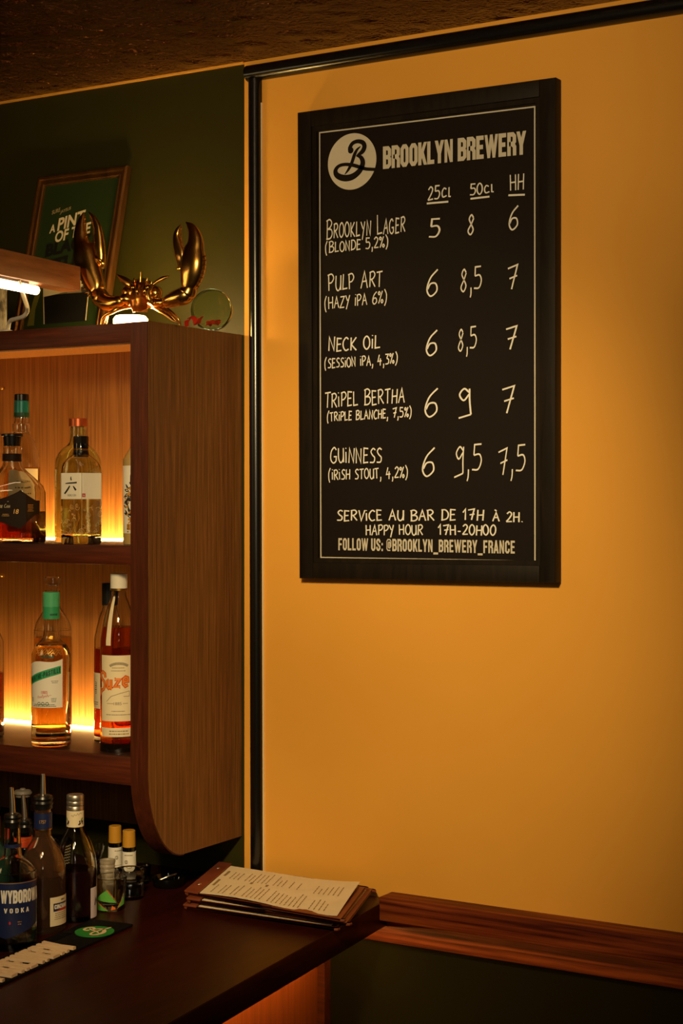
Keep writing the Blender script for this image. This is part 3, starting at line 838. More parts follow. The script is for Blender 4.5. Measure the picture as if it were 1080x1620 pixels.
M_dkgreen = mat('dark_green_print', (18, 74, 48), 0.5); M_yellowcap = mat('yellow_plastic_cap', (196, 140, 36), 0.5)
M_greycap = mat('grey_rubber_stopper', (110, 104, 94), 0.55); M_purple = mat('blackberry_print', (38, 24, 48), 0.5); M_leaf = mat('leaf_print', (112, 150, 54), 0.5)

# hexagonal gin bottle
Y = -0.246; k = mpx(128, Y)
t = bottle_at(128, Y, ZS1, 'hexagonal clear gin bottle with a white label and black cap, front of upper shelf', SHELF_GROUP_1, turn=2)
h = zpx(128, 690, Y) - ZS1
def hexs(th):
    a = (th + math.pi / 6) % (math.pi / 3) - math.pi / 6
    return min(math.cos(math.pi / 6) / math.cos(a) * 1.02 + 0.0, 1.12) if False else 1.0 / max(math.cos((th % (math.pi / 3)) - math.pi / 6) / math.cos(math.pi / 6), 0.9) * 0.985
rb = 0.0450
prof = [(rb * 0.93, 0.0, 1), (rb, 0.004, 1), (rb, h * 0.66, 1), (rb * 0.97, h * 0.705, 0.9), (rb * 0.84, h * 0.755, 0.6), (rb * 0.58, h * 0.80, 0.3), (rb * 0.37, h * 0.825, 0), (rb * 0.32, h * 0.85, 0), (rb * 0.32, h * 0.93, 0)]
obj('glass_body', hollow(prof, 0.0032, 0.022, 48, hexs), M_glass, t)
obj('liquid', fill(prof, h * 0.52, 0.0032, 0.022, 48, hexs), M_liqgin, t)
obj('collar', cap_bm(0.0146, h * 0.80, h * 0.868, bev=0.0008), M_capblack, t)
obj('gold_ring', cap_bm(0.0138, h * 0.868, h * 0.885), M_brassplain, t)
obj('cap', lathe(bmesh.new(), [(0, h * 0.885), (0.0150, h * 0.885, 1), (0.0150, h * 0.99, 1), (0.0140, h, 1), (0, h)], 48, lambda th: 1 / (math.cos((th % (math.pi / 4)) - math.pi / 8) / math.cos(math.pi / 8)) * 0.97), M_capblack, t)
def hexr(off):
    def f(u, v, z0=0):
        return None
    return f
def on_hex(z0, phi0, r=rb, off=0.0006):
    def fn(u, v):
        a = phi0 + u / r
        rr = r * hexs(a % (2 * math.pi)) + off
        return Vector((rr * math.sin(a), -rr * math.cos(a), z0 + v))
    return fn
def wrap_hex(z0, z1, a0, a1, off, n=40):
    bm = bmesh.new(); lo = []; hi = []
    for i in range(n + 1):
        a = a0 + (a1 - a0) * i / n; rr = rb * hexs(a % (2 * math.pi)) + off
        lo.append(bm.verts.new((rr * math.sin(a), -rr * math.cos(a), z0))); hi.append(bm.verts.new((rr * math.sin(a), -rr * math.cos(a), z1)))
    for i in range(n): bm.faces.new((lo[i], lo[i + 1], hi[i + 1], hi[i]))
    return bm
lb = obj('label', wrap_hex(h * 0.415, h * 0.655, R(-82), R(70), 0.0005), M_labelwhite, t)
bm = bmesh.new()
K = [([(0.2, 7.6, 1.0), (-0.2, 8.8, 0.9), (0.0, 9.9, 0.5)], 1), ([(-4.4, 5.6, 0.5), (-2, 5.8, 0.8), (2, 6.0, 0.9), (4.4, 6.2, 1.0)], 1), ([(-1.0, 4.2, 0.9), (-2.6, 2.0, 1.2), (-5.0, -0.8, 1.0)], 1), ([(1.6, 4.0, 0.6), (2.8, 2.6, 1.2), (3.8, 1.4, 1.3)], 1)]
sc_ = 0.0031
for pts, _ in K:
    put(bm, ribbon([(x * sc_ - 0.024, y * sc_, w * sc_) for x, y, w in catmull(pts, 4)], 1), on_hex(h * 0.475, 0, off=0.0009))
put(bm, T('ROKU GIN', 0.020, 0.0042, cx=-0.022, cy=0.0), on_hex(h * 0.45, 0, off=0.0009))
ink('lettering', bm, M_black, lb)
bm = bmesh.new(); put(bm, rect(-0.0005, 0.0060, -0.0035, 0.0035), on_hex(h * 0.45, R(2), off=0.0009)); sq = ink('red_square', bm, M_red, lb)
bm = bmesh.new(); put(bm, T('6', 0.003, 0.0044, cx=0.0028), on_hex(h * 0.45, R(2), off=0.0012)); ink('lettering', bm, M_labelwhite, lb)
# flower relief low on the glass
bm = bmesh.new(); rnd = random.Random(4)
for i in range(60):
    u = rnd.uniform(-0.052, 0.052); v = 0.020 + (h * 0.36 - 0.02) * rnd.random() ** 1.8; rr_ = rnd.uniform(0.002, 0.0055)
    fn = on_hex(v, u / rb, off=0.0)
    put(bm, ribbon([(rr_ * math.cos(a), rr_ * math.sin(a)) for a in [i + 4.2 * j / 14 for j in range(14)]], 0.0006), on_hex(v, u / rb, off=0.0007))
    if i % 3 == 0:
        put(bm, ribbon([(rr_ * 0.5 * math.cos(a), rr_ * 0.5 * math.sin(a)) for a in [2 * math.pi * j / 10 for j in range(10)]], 0.0005, True), on_hex(v, u / rb, off=0.0007))
M_relief = mat('frosted_relief', (244, 226, 170), 0.5)
_n = M_relief.node_tree.nodes; _tr = _n.new('ShaderNodeBsdfTranslucent'); _tr.inputs['Color'].default_value = (0.9, 0.78, 0.5, 1); _mx = _n.new('ShaderNodeMixShader'); _mx.inputs[0].default_value = 0.7
M_relief.node_tree.links.new(_n['Principled BSDF'].outputs[0], _mx.inputs[1]); M_relief.node_tree.links.new(_tr.outputs[0], _mx.inputs[2]); M_relief.node_tree.links.new(_mx.outputs[0], _n['Material Output'].inputs['Surface'])
ink('flower_relief', bm, M_relief, t)

# round bottle with copper cap behind it
Y = -0.150
t = bottle_at(123.5, Y, ZS1, 'round clear bottle with a copper coloured cap, behind the hexagonal gin bottle', SHELF_GROUP_1)
h = zpx(124, 662, Y) - ZS1; rb_ = 0.0465
prof = smoothprof([(rb_ * 0.95, 0.0), (rb_, 0.004), (rb_, h * 0.3), (rb_, h * 0.60), (rb_ * 0.95, h * 0.68), (rb_ * 0.74, h * 0.745), (rb_ * 0.44, h * 0.79), (rb_ * 0.36, h * 0.84), (rb_ * 0.345, h * 0.94)], 3)
obj('glass_body', hollow(prof, 0.003, 0.010), M_glassgreen, t)
obj('liquid', fill(prof, h * 0.42, 0.003, 0.010), M_liqpale, t)
obj('cap', cap_bm(0.0185, h * 0.935, h), M_copper, t)

# faceted rum decanter with black stopper
Y = -0.240
t = bottle_at(19, Y, ZS1, 'broad faceted rum decanter with a dark brown label and black stopper, upper shelf', SHELF_GROUP_1, turn=-24)
h = zpx(19, 686, Y) - ZS1
def facet(th):
    a = th % (2 * math.pi)
    best = 10
    for dirn, d in ((R(20), 0.80), (R(-62), 0.82), (R(90), 0.98), (R(-118), 0.9), (R(160), 0.8), (R(-160), 0.8), (R(62), 0.93)):
        c = math.cos(a - dirn)
        if c > 0.05: best = min(best, d / c)
    return best
rb2 = 0.062
prof = [(rb2 * 0.96, 0.0, 1), (rb2, 0.004, 1), (rb2, h * 0.26, 1), (rb2 * 0.985, h * 0.46, 1), (rb2 * 0.93, h * 0.52, 0.9), (rb2 * 0.74, h * 0.58, 0.7), (rb2 * 0.50, h * 0.645, 0.5), (rb2 * 0.33, h * 0.70, 0.15), (rb2 * 0.29, h * 0.74, 0), (rb2 * 0.29, h * 0.86, 0), (rb2 * 0.30, h * 0.89, 0)]
obj('glass_body', hollow(prof, 0.0035, 0.010, 72, facet), M_glass, t)
obj('liquid', fill(prof, h * 0.285, 0.0035, 0.010, 72, facet), M_liqred, t)
obj('neck_band', band(0.0190, h * 0.745, h * 0.815), M_brownlab, t)
obj('stopper', lathe(bmesh.new(), [(0, h * 0.885), (0.0165, h * 0.885), (0.0185, h * 0.97), (0.0222, h * 0.975), (0.0222, h * 0.995), (0.0205, h), (0, h)], 40), M_capblack, t)
def on_fac(z0, phi0, off=0.0006):
    def fn(u, v):
        a = phi0 + u / rb2; rr = rb2 * facet(a) + off
        return Vector((rr * math.sin(a), -rr * math.cos(a), z0 + v))
    return fn
def fac_label():
    bm = bmesh.new(); lo = []; hi = []
    a0, a1, n = R(-62), R(86), 60
    for i in range(n + 1):
        a = a0 + (a1 - a0) * i / n; rr = rb2 * facet(a % (2 * math.pi)) + 0.0005
        s = math.sin((a - R(20)) * 2.6)
        e = abs(a - R(42)) / R(60)
        z0 = h * (0.13 + 0.09 * min(e, 1.0) ** 1.2 if a < R(42) else 0.13 + 0.13 * min((a - R(42)) / R(34), 1) ** 0.8)
        z1 = h * (0.485 - 0.10 * min(e * 1.1, 1.0) ** 0.7 if a < R(42) else 0.485 - 0.10 * min((a - R(42)) / R(34), 1) ** 0.7)
        lo.append(bm.verts.new((rr * math.sin(a), -rr * math.cos(a), z0))); hi.append(bm.verts.new((rr * math.sin(a), -rr * math.cos(a), z1)))
    for i in range(n): bm.faces.new((lo[i], lo[i + 1], hi[i + 1], hi[i]))
    return bm
lb = obj('label', fac_label(), M_brownlab, t)
bm = bmesh.new(); put(bm, fit(hand('Flor de Caña'.replace('ñ', 'n'), 1.3, small=0.7), 0.040, 0.0085, shear=0.3), on_fac(h * 0.335, R(2), 0.0010))
put(bm, ribbon([(x * 0.0013, y * 0.0013) for x, y in ((-1.2, 0), (0, 1), (1.2, 0.2))], 0.0008), on_fac(h * 0.372, R(15), 0.0010))
ink('script_lettering', bm, M_labelcream, lb)
bm = bmesh.new(); put(bm, T('18', 0.011, 0.009, 0.01, shear=0.2), on_fac(h * 0.285, R(33), 0.0010))
put(bm, smallprint(0.02, 2, 0.003, 0.001, 3), on_fac(h * 0.26, R(10), 0.0010)); put(bm, smallprint(0.018, 5, 0.003, 0.0008, 5), on_fac(h * 0.345, R(62), 0.0010))
ink('lettering', bm, M_gold, lb)

# tall whisky bottle with teal capsule
Y = -0.135
t = bottle_at(34, Y, ZS1, 'tall clear whisky bottle with a teal capsule and bulbous neck, back of upper shelf', SHELF_GROUP_1)
h = zpx(34, 623.5, Y) - ZS1
prof = smoothprof([(0.036, 0), (0.038, 0.004), (0.038, h * 0.2), (0.038, h * 0.44), (0.0375, h * 0.56), (0.033, h * 0.63), (0.022, h * 0.705), (0.0165, h * 0.735), (0.0185, h * 0.745), (0.019, h * 0.79), (0.0175, h * 0.80), (0.0145, h * 0.82), (0.0140, h * 0.985)], 3)
obj('glass_body', hollow(prof, 0.0026, 0.008), M_glass, t)
obj('liquid', fill(prof, h * 0.50, 0.0026, 0.008), M_liqgold, t)
obj('capsule', cap_bm(0.0156, h * 0.845, h * 0.955, r1=0.0152), M_teal, t)
obj('capsule_band', band(0.0162, h * 0.842, h * 0.872), M_dkgreen, t)
obj('cap_top', cap_bm(0.0150, h * 0.955, h), M_capblack, t)
lb = obj('label', patch(0.0384, h * 0.10, h * 0.49, R(8), 0.07), M_labelcream, t)
bm = bmesh.new(); put(bm, smallprint(0.04, 4, 0.012, 0.003, 9), on_cyl(0.0388, h * 0.40, R(6))); ink('lettering', bm, M_greyprint, lb)

# opaque bottle with an illustrated white label, half behind the cabinet side
Y = -0.195
t = bottle_at(225, Y, ZS1, 'cloudy beige bottle with an illustrated white label, at the right end of the upper shelf', SHELF_GROUP_1)
h = 0.235
prof = smoothprof([(0.0355, 0), (0.0372, 0.004), (0.0372, 0.05), (0.0372, 0.155), (0.036, 0.165), (0.024, 0.186), (0.015, 0.20), (0.0145, h)], 3)
obj('glass_body', lathe(bmesh.new(), [(0, 0)] + list(prof) + [(0, h)], 44), mat('cloudy_beige_glass', (176, 148, 92), 0.12, spec=0.6), t)
obj('cap', cap_bm(0.0165, h - 0.002, h + 0.02), M_capblack, t)
lb = obj('label', patch(0.0376, 0.021, 0.151, 0, 0.105), M_labelwhite, t)
M_ochrep = mat('ochre_print', (196, 140, 48), 0.6)
bm = bmesh.new(); bmo = bmesh.new(); bmw = bmesh.new(); rnd = random.Random(5)
def leafshape(x, y, l, w, ang):
    pts = [(0, 0), (0.25, 0.8), (0.55, 0.9), (0.85, 0.45), (1, 0), (0.85, -0.45), (0.55, -0.9), (0.25, -0.8)]
    c, s = math.cos(ang), math.sin(ang)
    return [(x + p[0] * l * c - p[1] * w / 2 * s, y + p[0] * l * s + p[1] * w / 2 * c) for p in pts], [tuple(range(8))]
put(bm, leafshape(-0.022, 0.088, 0.040, 0.010, R(86)), on_cyl(0.0379, 0.021, 0))
for i in range(44):
    y = rnd.uniform(0.022, 0.092); hw = 0.006 + 0.014 * math.sin(math.pi * (y - 0.012) / 0.09)
    x = -0.016 + rnd.uniform(-hw, hw)
    sh = leafshape(x, y, rnd.uniform(0.010, 0.016), rnd.uniform(0.004, 0.007), R(rnd.uniform(60, 230)))
    put(bm, sh, on_cyl(0.0379 + i * 0.000004, 0.021, 0))
    sh2 = leafshape(x + 0.001, y + 0.001, rnd.uniform(0.006, 0.010), 0.0034, R(rnd.uniform(60, 230)))
    put(bmo if i % 3 else bmw, sh2, on_cyl(0.0382 + i * 0.000004, 0.021, 0))
put(bmo, rect(-0.0335, -0.0245, 0.006, 0.018), on_cyl(0.0380, 0.021, 0))
put(bm, smallprint(0.008, 3, 0.0034, 0.0016, 4), on_cyl(0.0384, 0.021 + 0.0155, -0.029 / 0.0372)); put(bm, smallprint(0.008, 1, 0.0034, 0.0024, 4), on_cyl(0.0384, 0.021 + 0.003, -0.029 / 0.0372))
ink('leaf_drawing', bm, M_black, lb); ink('petal_drawing', bmo, M_ochrep, lb); ink('highlight_drawing', bmw, M_labelwhite, lb)

# ---- lower shelf
# mint liqueur
Y = -0.258
t = bottle_at(81, Y, ZS2, 'clear mint liqueur bottle with a green cap and green banded label, front of lower shelf', SHELF_GROUP_2, turn=-6)
h = zpx(81, 936.5, Y) - ZS2; rb = 0.0385
prof = smoothprof([(rb * 0.93, 0), (rb, 0.004), (rb, h * 0.10), (rb * 0.985, h * 0.13), (rb, h * 0.16), (rb, h * 0.54), (rb * 0.96, h * 0.605), (rb * 0.78, h * 0.655), (rb * 0.50, h * 0.69), (rb * 0.40, h * 0.735), (rb * 0.385, h * 0.80), (rb * 0.38, h * 0.98)], 4)
obj('glass_body', hollow(prof, 0.0028, 0.012), M_glass, t)
obj('liquid', fill(prof, h * 0.655, 0.0028, 0.012), M_liqpale, t)
obj('neck_sleeve', cap_bm(0.0163, h * 0.825, h * 0.905, bev=0.0003), M_greenlab, t)
obj('cap', cap_bm(0.0164, h * 0.905, h, ribs=36, ribdepth=0.0004), M_greencap, t)
bm = bmesh.new(); put(bm, B('MENTHE', 0.016, 0.004, 2.2, shear=0.2), on_cyl(0.0166, h * 0.855, R(25))); ink('neck_lettering', bm, M_dkgreen, t)
r1 = rb + 0.0004
lb = obj('label', patch(r1, h * 0.258, h * 0.555, R(-16), 0.076, edge=lambda k: (0.0, 0.006 * (k - 0.5) * 2 + 0.003 * math.sin(k * 6))), M_labelwhite, t)
bm = bmesh.new()
sl = 0.33
put(bm, ([(-0.0375, -0.0075 - 0.0375 * sl), (0.034, -0.0075 + 0.032 * sl), (0.036, 0.0085 + 0.030 * sl), (-0.0375, 0.0080 - 0.0375 * sl)], [(0, 1, 2, 3)]) if False else merge([([(x, -0.0072 + sl * x - 3.0 * x * x * 0.6), (x + 0.0072, -0.0072 + sl * (x + 0.0072) - 1.8 * (x + 0.0072) ** 2), (x + 0.0072, 0.0085 + sl * (x + 0.0072) - 1.8 * (x + 0.0072) ** 2), (x, 0.0085 + sl * x - 1.8 * x * x)], [(0, 1, 2, 3)]) for x in [-0.0375 + 0.0072 * i for i in range(10)]]), on_cyl(r1 + 0.0003, h * 0.47, R(-16)))
gb = ink('green_band', bm, M_greenlab, lb)
bm = bmesh.new()
V_, F_ = B('MENTHE-PASTILLE', 0.068, 0.0098, 2.1, 0.5)
put(bm, ([(x, y + sl * x - 1.8 * x * x + 0.0005) for x, y in V_], F_), on_cyl(r1 + 0.0006, h * 0.47, R(-16)))
ink('band_lettering', bm, M_dkgreen, gb)
bm = bmesh.new()
put(bm, shift(smallprint(0.016, 2, 0.003, 0.001, 2), 0.022, 0.0), on_cyl(r1 + 0.0003, h * 0.43, R(-16)))
ink('small_lettering', bm, M_dkgreen, lb)
bm = bmesh.new()
put(bm, shift(smallprint(0.014, 3, 0.003, 0.0012, 7), 0.020, 0.0), on_cyl(r1 + 0.0003, h * 0.318, R(-16)))
put(bm, shift(smallprint(0.010, 3, 0.003, 0.0012, 8), -0.028, 0.0), on_cyl(r1 + 0.0003, h * 0.318, R(-16)))
put(bm, shift(smallprint(0.066, 2, 0.003, 0.0013, 1), 0.0, 0.0), on_cyl(r1 + 0.0003, h * 0.278, R(-16)))
for i in range(3):
    put(bm, ribbon([(0.0028 * math.cos(a) - 0.010 + i * 0.0085, 0.0028 * math.sin(a)) for a in [2 * math.pi * j / 14 for j in range(14)]], 0.0012, True), on_cyl(r1 + 0.0004, h * 0.284, R(-16)))
ink('lettering', bm, M_dkgreen, lb)
bm = bmesh.new()
put(bm, T('1885', 0.013, 0.0058, 0.006), on_cyl(r1 + 0.0003, h * 0.358, R(-14)))
put(bm, ribbon(catmull([(x * 0.0016 - 0.016, y * 0.0016 + 0.001 * x / 4) for x, y in ((0, 0), (1, 3), (2, 0), (3, 2), (4, 0), (5, 2), (6, 0), (7, 3.6), (8, -1), (9, 2), (10, 0), (11, 2), (12, 0), (13, 3), (14, 0), (15, 1.4), (18, 1.2))], 4), 0.0006), on_cyl(r1 + 0.0003, h * 0.318, R(-12)))
ink('red_lettering', bm, M_red, lb)
bm = bmesh.new(); put(bm, B('GUERIN', 0.026, 0.0068, 1.8, 0.8), on_cyl(r1 + 0.0001, h * 0.588, R(-6), rf=lambda z: rad_at(prof, z) + 0.0005))
ink('glass_lettering', bm, M_dkgreen, t)
bm = bmesh.new()
for q in range(3):
    put(bm, ribbon(catmull([(-0.030 + 0.004 * i, 0.0032 * math.sin(i * 2.2 + q) + q * 0.004) for i in range(15)], 4), 0.0007), on_cyl(rb, h * 0.605, R(0), rf=lambda z: rad_at(prof, z) + 0.0003))
ink('engraved_script', bm, M_gold, t)

# decanter with glass stopper behind it
Y = -0.150
t = bottle_at(83.5, Y, ZS2, 'pale gold bottle with a glass stopper, behind the mint liqueur bottle', SHELF_GROUP_2)
h = zpx(83, 912.5, Y) - ZS2; rb = 0.0385
prof = smoothprof([(rb * 0.95, 0), (rb, 0.004), (rb, h * 0.3), (rb, h * 0.635), (rb * 0.99, h * 0.665), (rb * 0.86, h * 0.72), (rb * 0.55, h * 0.78), (rb * 0.38, h * 0.82), (rb * 0.35, h * 0.89), (rb * 0.40, h * 0.90), (rb * 0.40, h * 0.915)], 3)
obj('glass_body', hollow(prof, 0.003, 0.010), M_glass, t)
obj('liquid', fill(prof, h * 0.62, 0.003, 0.010), M_liqgold, t)
obj('stopper', lathe(bmesh.new(), [(0, h * 0.90), (0.0085, h * 0.90), (0.0090, h * 0.945), (0.0162, h * 0.955), (0.0165, h * 0.995), (0.0150, h), (0, h)], 36), M_glass, t)

# gentian bottle
Y = -0.240
t = bottle_at(188, Y, ZS2, 'tall amber gentian aperitif bottle with a white cap and cream label, lower shelf', SHELF_GROUP_2, turn=-4)
h = zpx(190, 907.5, Y) - ZS2; rb = 0.0355
prof = smoothprof([(rb * 0.93, 0), (rb, 0.004), (rb, h * 0.2), (rb, h * 0.58), (rb * 0.96, h * 0.65), (rb * 0.82, h * 0.74), (rb * 0.60, h * 0.82), (rb * 0.44, h * 0.865), (rb * 0.40, h * 0.90), (rb * 0.39, h * 0.985)], 4)
obj('glass_body', hollow(prof, 0.0028, 0.010), M_glass, t)
obj('liquid', fill(prof, h * 0.70, 0.0028, 0.010), M_liqorange, t)
obj('cap', cap_bm(0.0163, h * 0.905, h, ribs=40, ribdepth=0.0003), M_labelwhite, t)
obj('cap_ring', band(0.0167, h * 0.905, h * 0.918), M_brassplain, t)
obj('base_glass', cap_bm(rb + 0.0004, 0.0, h * 0.05), mat('dark_base_glass', (18, 10, 5), 0.1, spec=0.6), t)
obj('neck_tape', patch(rb, h * 0.60, h * 0.87, R(-30), 0.0105, nu=4, nv=14, rf=lambda z: rad_at(prof, z) + 0.0007), M_labelcream, t)
r1 = rb + 0.0005
lb = obj('label', patch(r1, h * 0.175, h * 0.545, R(6), 0.082), M_labelcream, t)
bm = bmesh.new()
def arc_text(s, w, hh, rise):
    V, F2 = B(s, w, hh, 1.9, 0.6); return [(x, y - rise * (x / (w / 2)) ** 2) for x, y in V], F2
put(bm, merge([ribbon([(0.022 * math.sin(a), 0.012 * math.cos(a) - 0.012), (0.022 * math.sin(a + 0.09), 0.012 * math.cos(a + 0.09) - 0.012)], 0.005) for a in [-0.95 + 0.127 * i for i in range(15)]]), on_cyl(r1 + 0.0003, h * 0.50, R(4)))
put(bm, smallprint(0.036, 2, 0.0055, 0.0012, 21), on_cyl(r1 + 0.0003, h * 0.475, R(2)))
ink('small_lettering', bm, M_greyprint, lb)
bm = bmesh.new()
put(bm, smallprint(0.030, 1, 0.0055, 0.0012, 22), on_cyl(r1 + 0.0003, h * 0.232, R(2)))
put(bm, smallprint(0.056, 1, 0.0055, 0.0014, 23), on_cyl(r1 + 0.0003, h * 0.212, R(2)))
put(bm, T('1885', 0.015, 0.0055), on_cyl(r1 + 0.0003, h * 0.275, R(0)))
put(bm, ribbon(dense([(-0.022, -0.004), (-0.008, -0.004)]), 0.0008), on_cyl(r1 + 0.0003, h * 0.287, R(0))); put(bm, ribbon(dense([(0.010, -0.004), (0.020, -0.004)]), 0.0008), on_cyl(r1 + 0.0003, h * 0.287, R(0)))
put(bm, ribbon(dense([(-0.024, -0.010), (-0.014, 0.0), (0.004, 0.006), (0.022, 0.010), (0.022, 0.0), (0.010, 0.0)]), 0.0009), on_cyl(r1 + 0.0003, h * 0.315, R(2)))
ink('small_lettering', bm, M_greyprint, lb)
SZ = {'S': ['8,13 7.4,17 4,19 1,17.4 0.6,14 3,11 6.4,8.6 7.4,4.4 5.4,0.6 2,-1 -1.4,-5 0,2'], 'u': ['0.6,10 1,9.4 1,2 2.6,0.6 5,2.2', '5.4,10 5.4,0.6 6.4,0'], 'z': ['0.4,9 6,9 0.6,1 6.4,1'], 'e': ['1.4,5 6,5.4 5.8,9 3.4,10 1,8 0.8,2.6 3,0.2 6.2,1.6']}
def suze(stroke):
    sh = []; x = 0
    for ch, w in (('S', 9), ('u', 8.2), ('z', 8), ('e', 7.6)):
        for s in SZ[ch]:
            pts, _ = _s(s)
            sh.append(ribbon([(p[0] + x, p[1] + x * 0.14) for p in pts], stroke))
        x += w + 0.8
    return merge(sh)
def scl(shape, k, dx, dy): return [(v[0] * k + dx, v[1] * k + dy) for v in shape[0]], shape[1]
bm = bmesh.new(); put(bm, scl(suze(3.5), 0.00180, -0.0440, 0.0), on_cyl(r1 + 0.0003, h * 0.350, R(6))); ink('shadow_lettering', bm, M_red, lb)
bm = bmesh.new(); put(bm, scl(suze(2.1), 0.00180, -0.0440, 0.0), on_cyl(r1 + 0.0006, h * 0.350, R(6))); ink('lettering', bm, M_orange, lb)
lb = obj('lower_label', patch(r1, h * 0.088, h * 0.138, R(6), 0.082), M_labelcream, t)
bm = bmesh.new(); put(bm, smallprint(0.050, 2, 0.0055, 0.0018, 12), on_cyl(r1 + 0.0003, h * 0.12, R(4))); ink('lettering', bm, M_greyprint, lb)

# bottle behind the gentian one
Y = -0.150
t = bottle_at(173, Y, ZS2, 'amber bottle with a black screw cap, tucked behind the gentian bottle', SHELF_GROUP_2, turn=-20)
h = zpx(172, 922, Y) - ZS2; rb = 0.0305
prof = smoothprof([(rb * 0.93, 0), (rb, 0.004), (rb, h * 0.2), (rb, h * 0.60), (rb * 0.93, h * 0.68), (rb * 0.66, h * 0.79), (rb * 0.44, h * 0.85), (rb * 0.40, h * 0.98)], 3)
obj('glass_body', hollow(prof, 0.0028, 0.010), M_glass, t)
obj('liquid', fill(prof, h * 0.585, 0.0028, 0.010), M_liqred, t)
obj('cap', cap_bm(0.0150, h * 0.86, h, ribs=30), M_capblack, t)
lb = obj('label', patch(rb + 0.0004, h * 0.21, h * 0.435, R(-20), 0.07), M_labelcream, t)
bm = bmesh.new()
V_, F_ = merge([ribbon([(x, -0.003), (x + 0.0012 * (i % 3 - 1), 0.003)], 0.0011) for i, x in enumerate([-0.010 + 0.0026 * i for i in range(9)])])
put(bm, ([(-y, x) for x, y in V_], F_), on_cyl(rb + 0.0007, h * 0.34, R(-38))); put(bm, smallprint(0.02, 2, 0.004, 0.0014, 3), on_cyl(rb + 0.0007, h * 0.25, R(-38)))
ink('lettering', bm, M_black, lb)

# bottle cut by the left edge of the view
Y = -0.235
t = bottle_at(-24, Y, ZS2, 'dark red amber bottle cut by the left edge of the photo, on the lower shelf', SHELF_GROUP_2)
h = 0.295; rb = 0.0385
prof = smoothprof([(rb * 0.93, 0), (rb, 0.004), (rb, h * 0.2), (rb, h * 0.60), (rb * 0.9, h * 0.68), (rb * 0.56, h * 0.77), (rb * 0.40, h * 0.82), (rb * 0.38, h * 0.97)], 3)
obj('glass_body', hollow(prof, 0.0028, 0.010), M_glass, t)
obj('liquid', fill(prof, h * 0.44, 0.0028, 0.010), M_liqred, t)
obj('cap', cap_bm(0.0160, h * 0.90, h, ribs=30), M_capblack, t)

# ---- on the counter
def foot_counter(px, py):
    p = P(px, py, Z=ZC); return p
def counter_thing(px, py, label, name='bottle', cat='bottle', group=COUNTER_GROUP, turn=0.0):
    p = foot_counter(px, py)
    return thing(name, label, cat, (p.x, p.y, ZC), facing(p.x, p.y) + R(turn), group), p.y
def pourer(t, z, lean=0.0, hh=0.05, rcol=0.0135, colmat=None):
    """steel spout on a black stopper; z = lip height of the bottle"""
    obj('pourer_stopper', lathe(bmesh.new(), [(0, z - 0.004), (rcol, z - 0.004), (rcol, z + 0.002), (rcol * 1.12, z + 0.006), (rcol * 1.0, z + 0.010), (rcol * 1.12, z + 0.014), (rcol * 1.02, z + 0.018), (rcol * 0.5, z + 0.021), (0, z + 0.021)], 32), colmat or M_capblack, t)
    bm = bmesh.new()
    sweep(bm, [(0, 0, z + 0.017, 0.0052), (lean * 0.3, 0, z + 0.017 + hh * 0.45, 0.0047), (lean, 0, z + 0.017 + hh, 0.0036)], n=14)
    obj('pourer_spout', bm, M_steel, t)
# vodka
t, Yv = counter_thing(20, 1496, 'clear vodka bottle with a navy blue label and steel pourer, nearest on the counter', turn=-4)
zt = zpx(18, 1245, Yv) - ZC; hh = zt - 0.052; rb = 0.0405
prof = smoothprof([(rb * 0.92, 0), (rb, 0.005), (rb, hh * 0.3), (rb, hh * 0.56), (rb * 0.96, hh * 0.60), (rb * 0.70, hh * 0.655), (rb * 0.42, hh * 0.70), (rb * 0.37, hh * 0.75), (rb * 0.33, hh * 0.86), (rb * 0.335, hh * 0.985)], 4)
obj('glass_body', hollow(prof, 0.003, 0.012), M_glass, t)
obj('liquid', fill(prof, hh * 0.14, 0.003, 0.012), M_liqgin, t)
pourer(t, hh - 0.012, -0.002, 0.046)
r1 = rb + 0.0005
lb = obj('label', patch(r1, hh * 0.10, hh * 0.535, R(0), 0.112, nu=28, edge=lambda k: (0.018 * abs(k - 0.42) * 2, 0.0)), M_navy, t)
bm = bmesh.new(); put(bm, B('WYBOROWA', 0.076, 0.022, 2.1, 0.55), on_cyl(r1 + 0.0004, hh * 0.425, R(28)))
ink('lettering', bm, M_labelwhite, lb)
bm = bmesh.new(); put(bm, B('V O D K A', 0.044, 0.0080, 1.7, 0.6), on_cyl(r1 + 0.0004, hh * 0.318, R(14)))
ink('lettering', bm, M_labelwhite, lb)
bm = bmesh.new(); put(bm, leafshape(-0.012, 0, 0.006, 0.004, R(90)), on_cyl(r1 + 0.0004, hh * 0.21, R(14))); ink('red_emblem', bm, M_red, lb)
bm = bmesh.new(); put(bm, smallprint(0.008, 2, 0.004, 0.0016, 6), on_cyl(r1 + 0.0004, hh * 0.23, R(20))); put(bm, rect(-0.055, 0.055, -0.0006, 0.0006) if False else merge([rect(-0.055 + 0.005 * i, -0.05 + 0.005 * i, -0.0006, 0.0006) for i in range(22)]), on_cyl(r1 + 0.0004, hh * 0.528, R(0)))
ink('gold_lettering', bm, M_gold, lb)
obj('neck_band', band(rb * 0.36, hh * 0.775, hh * 0.80), M_navy, t)
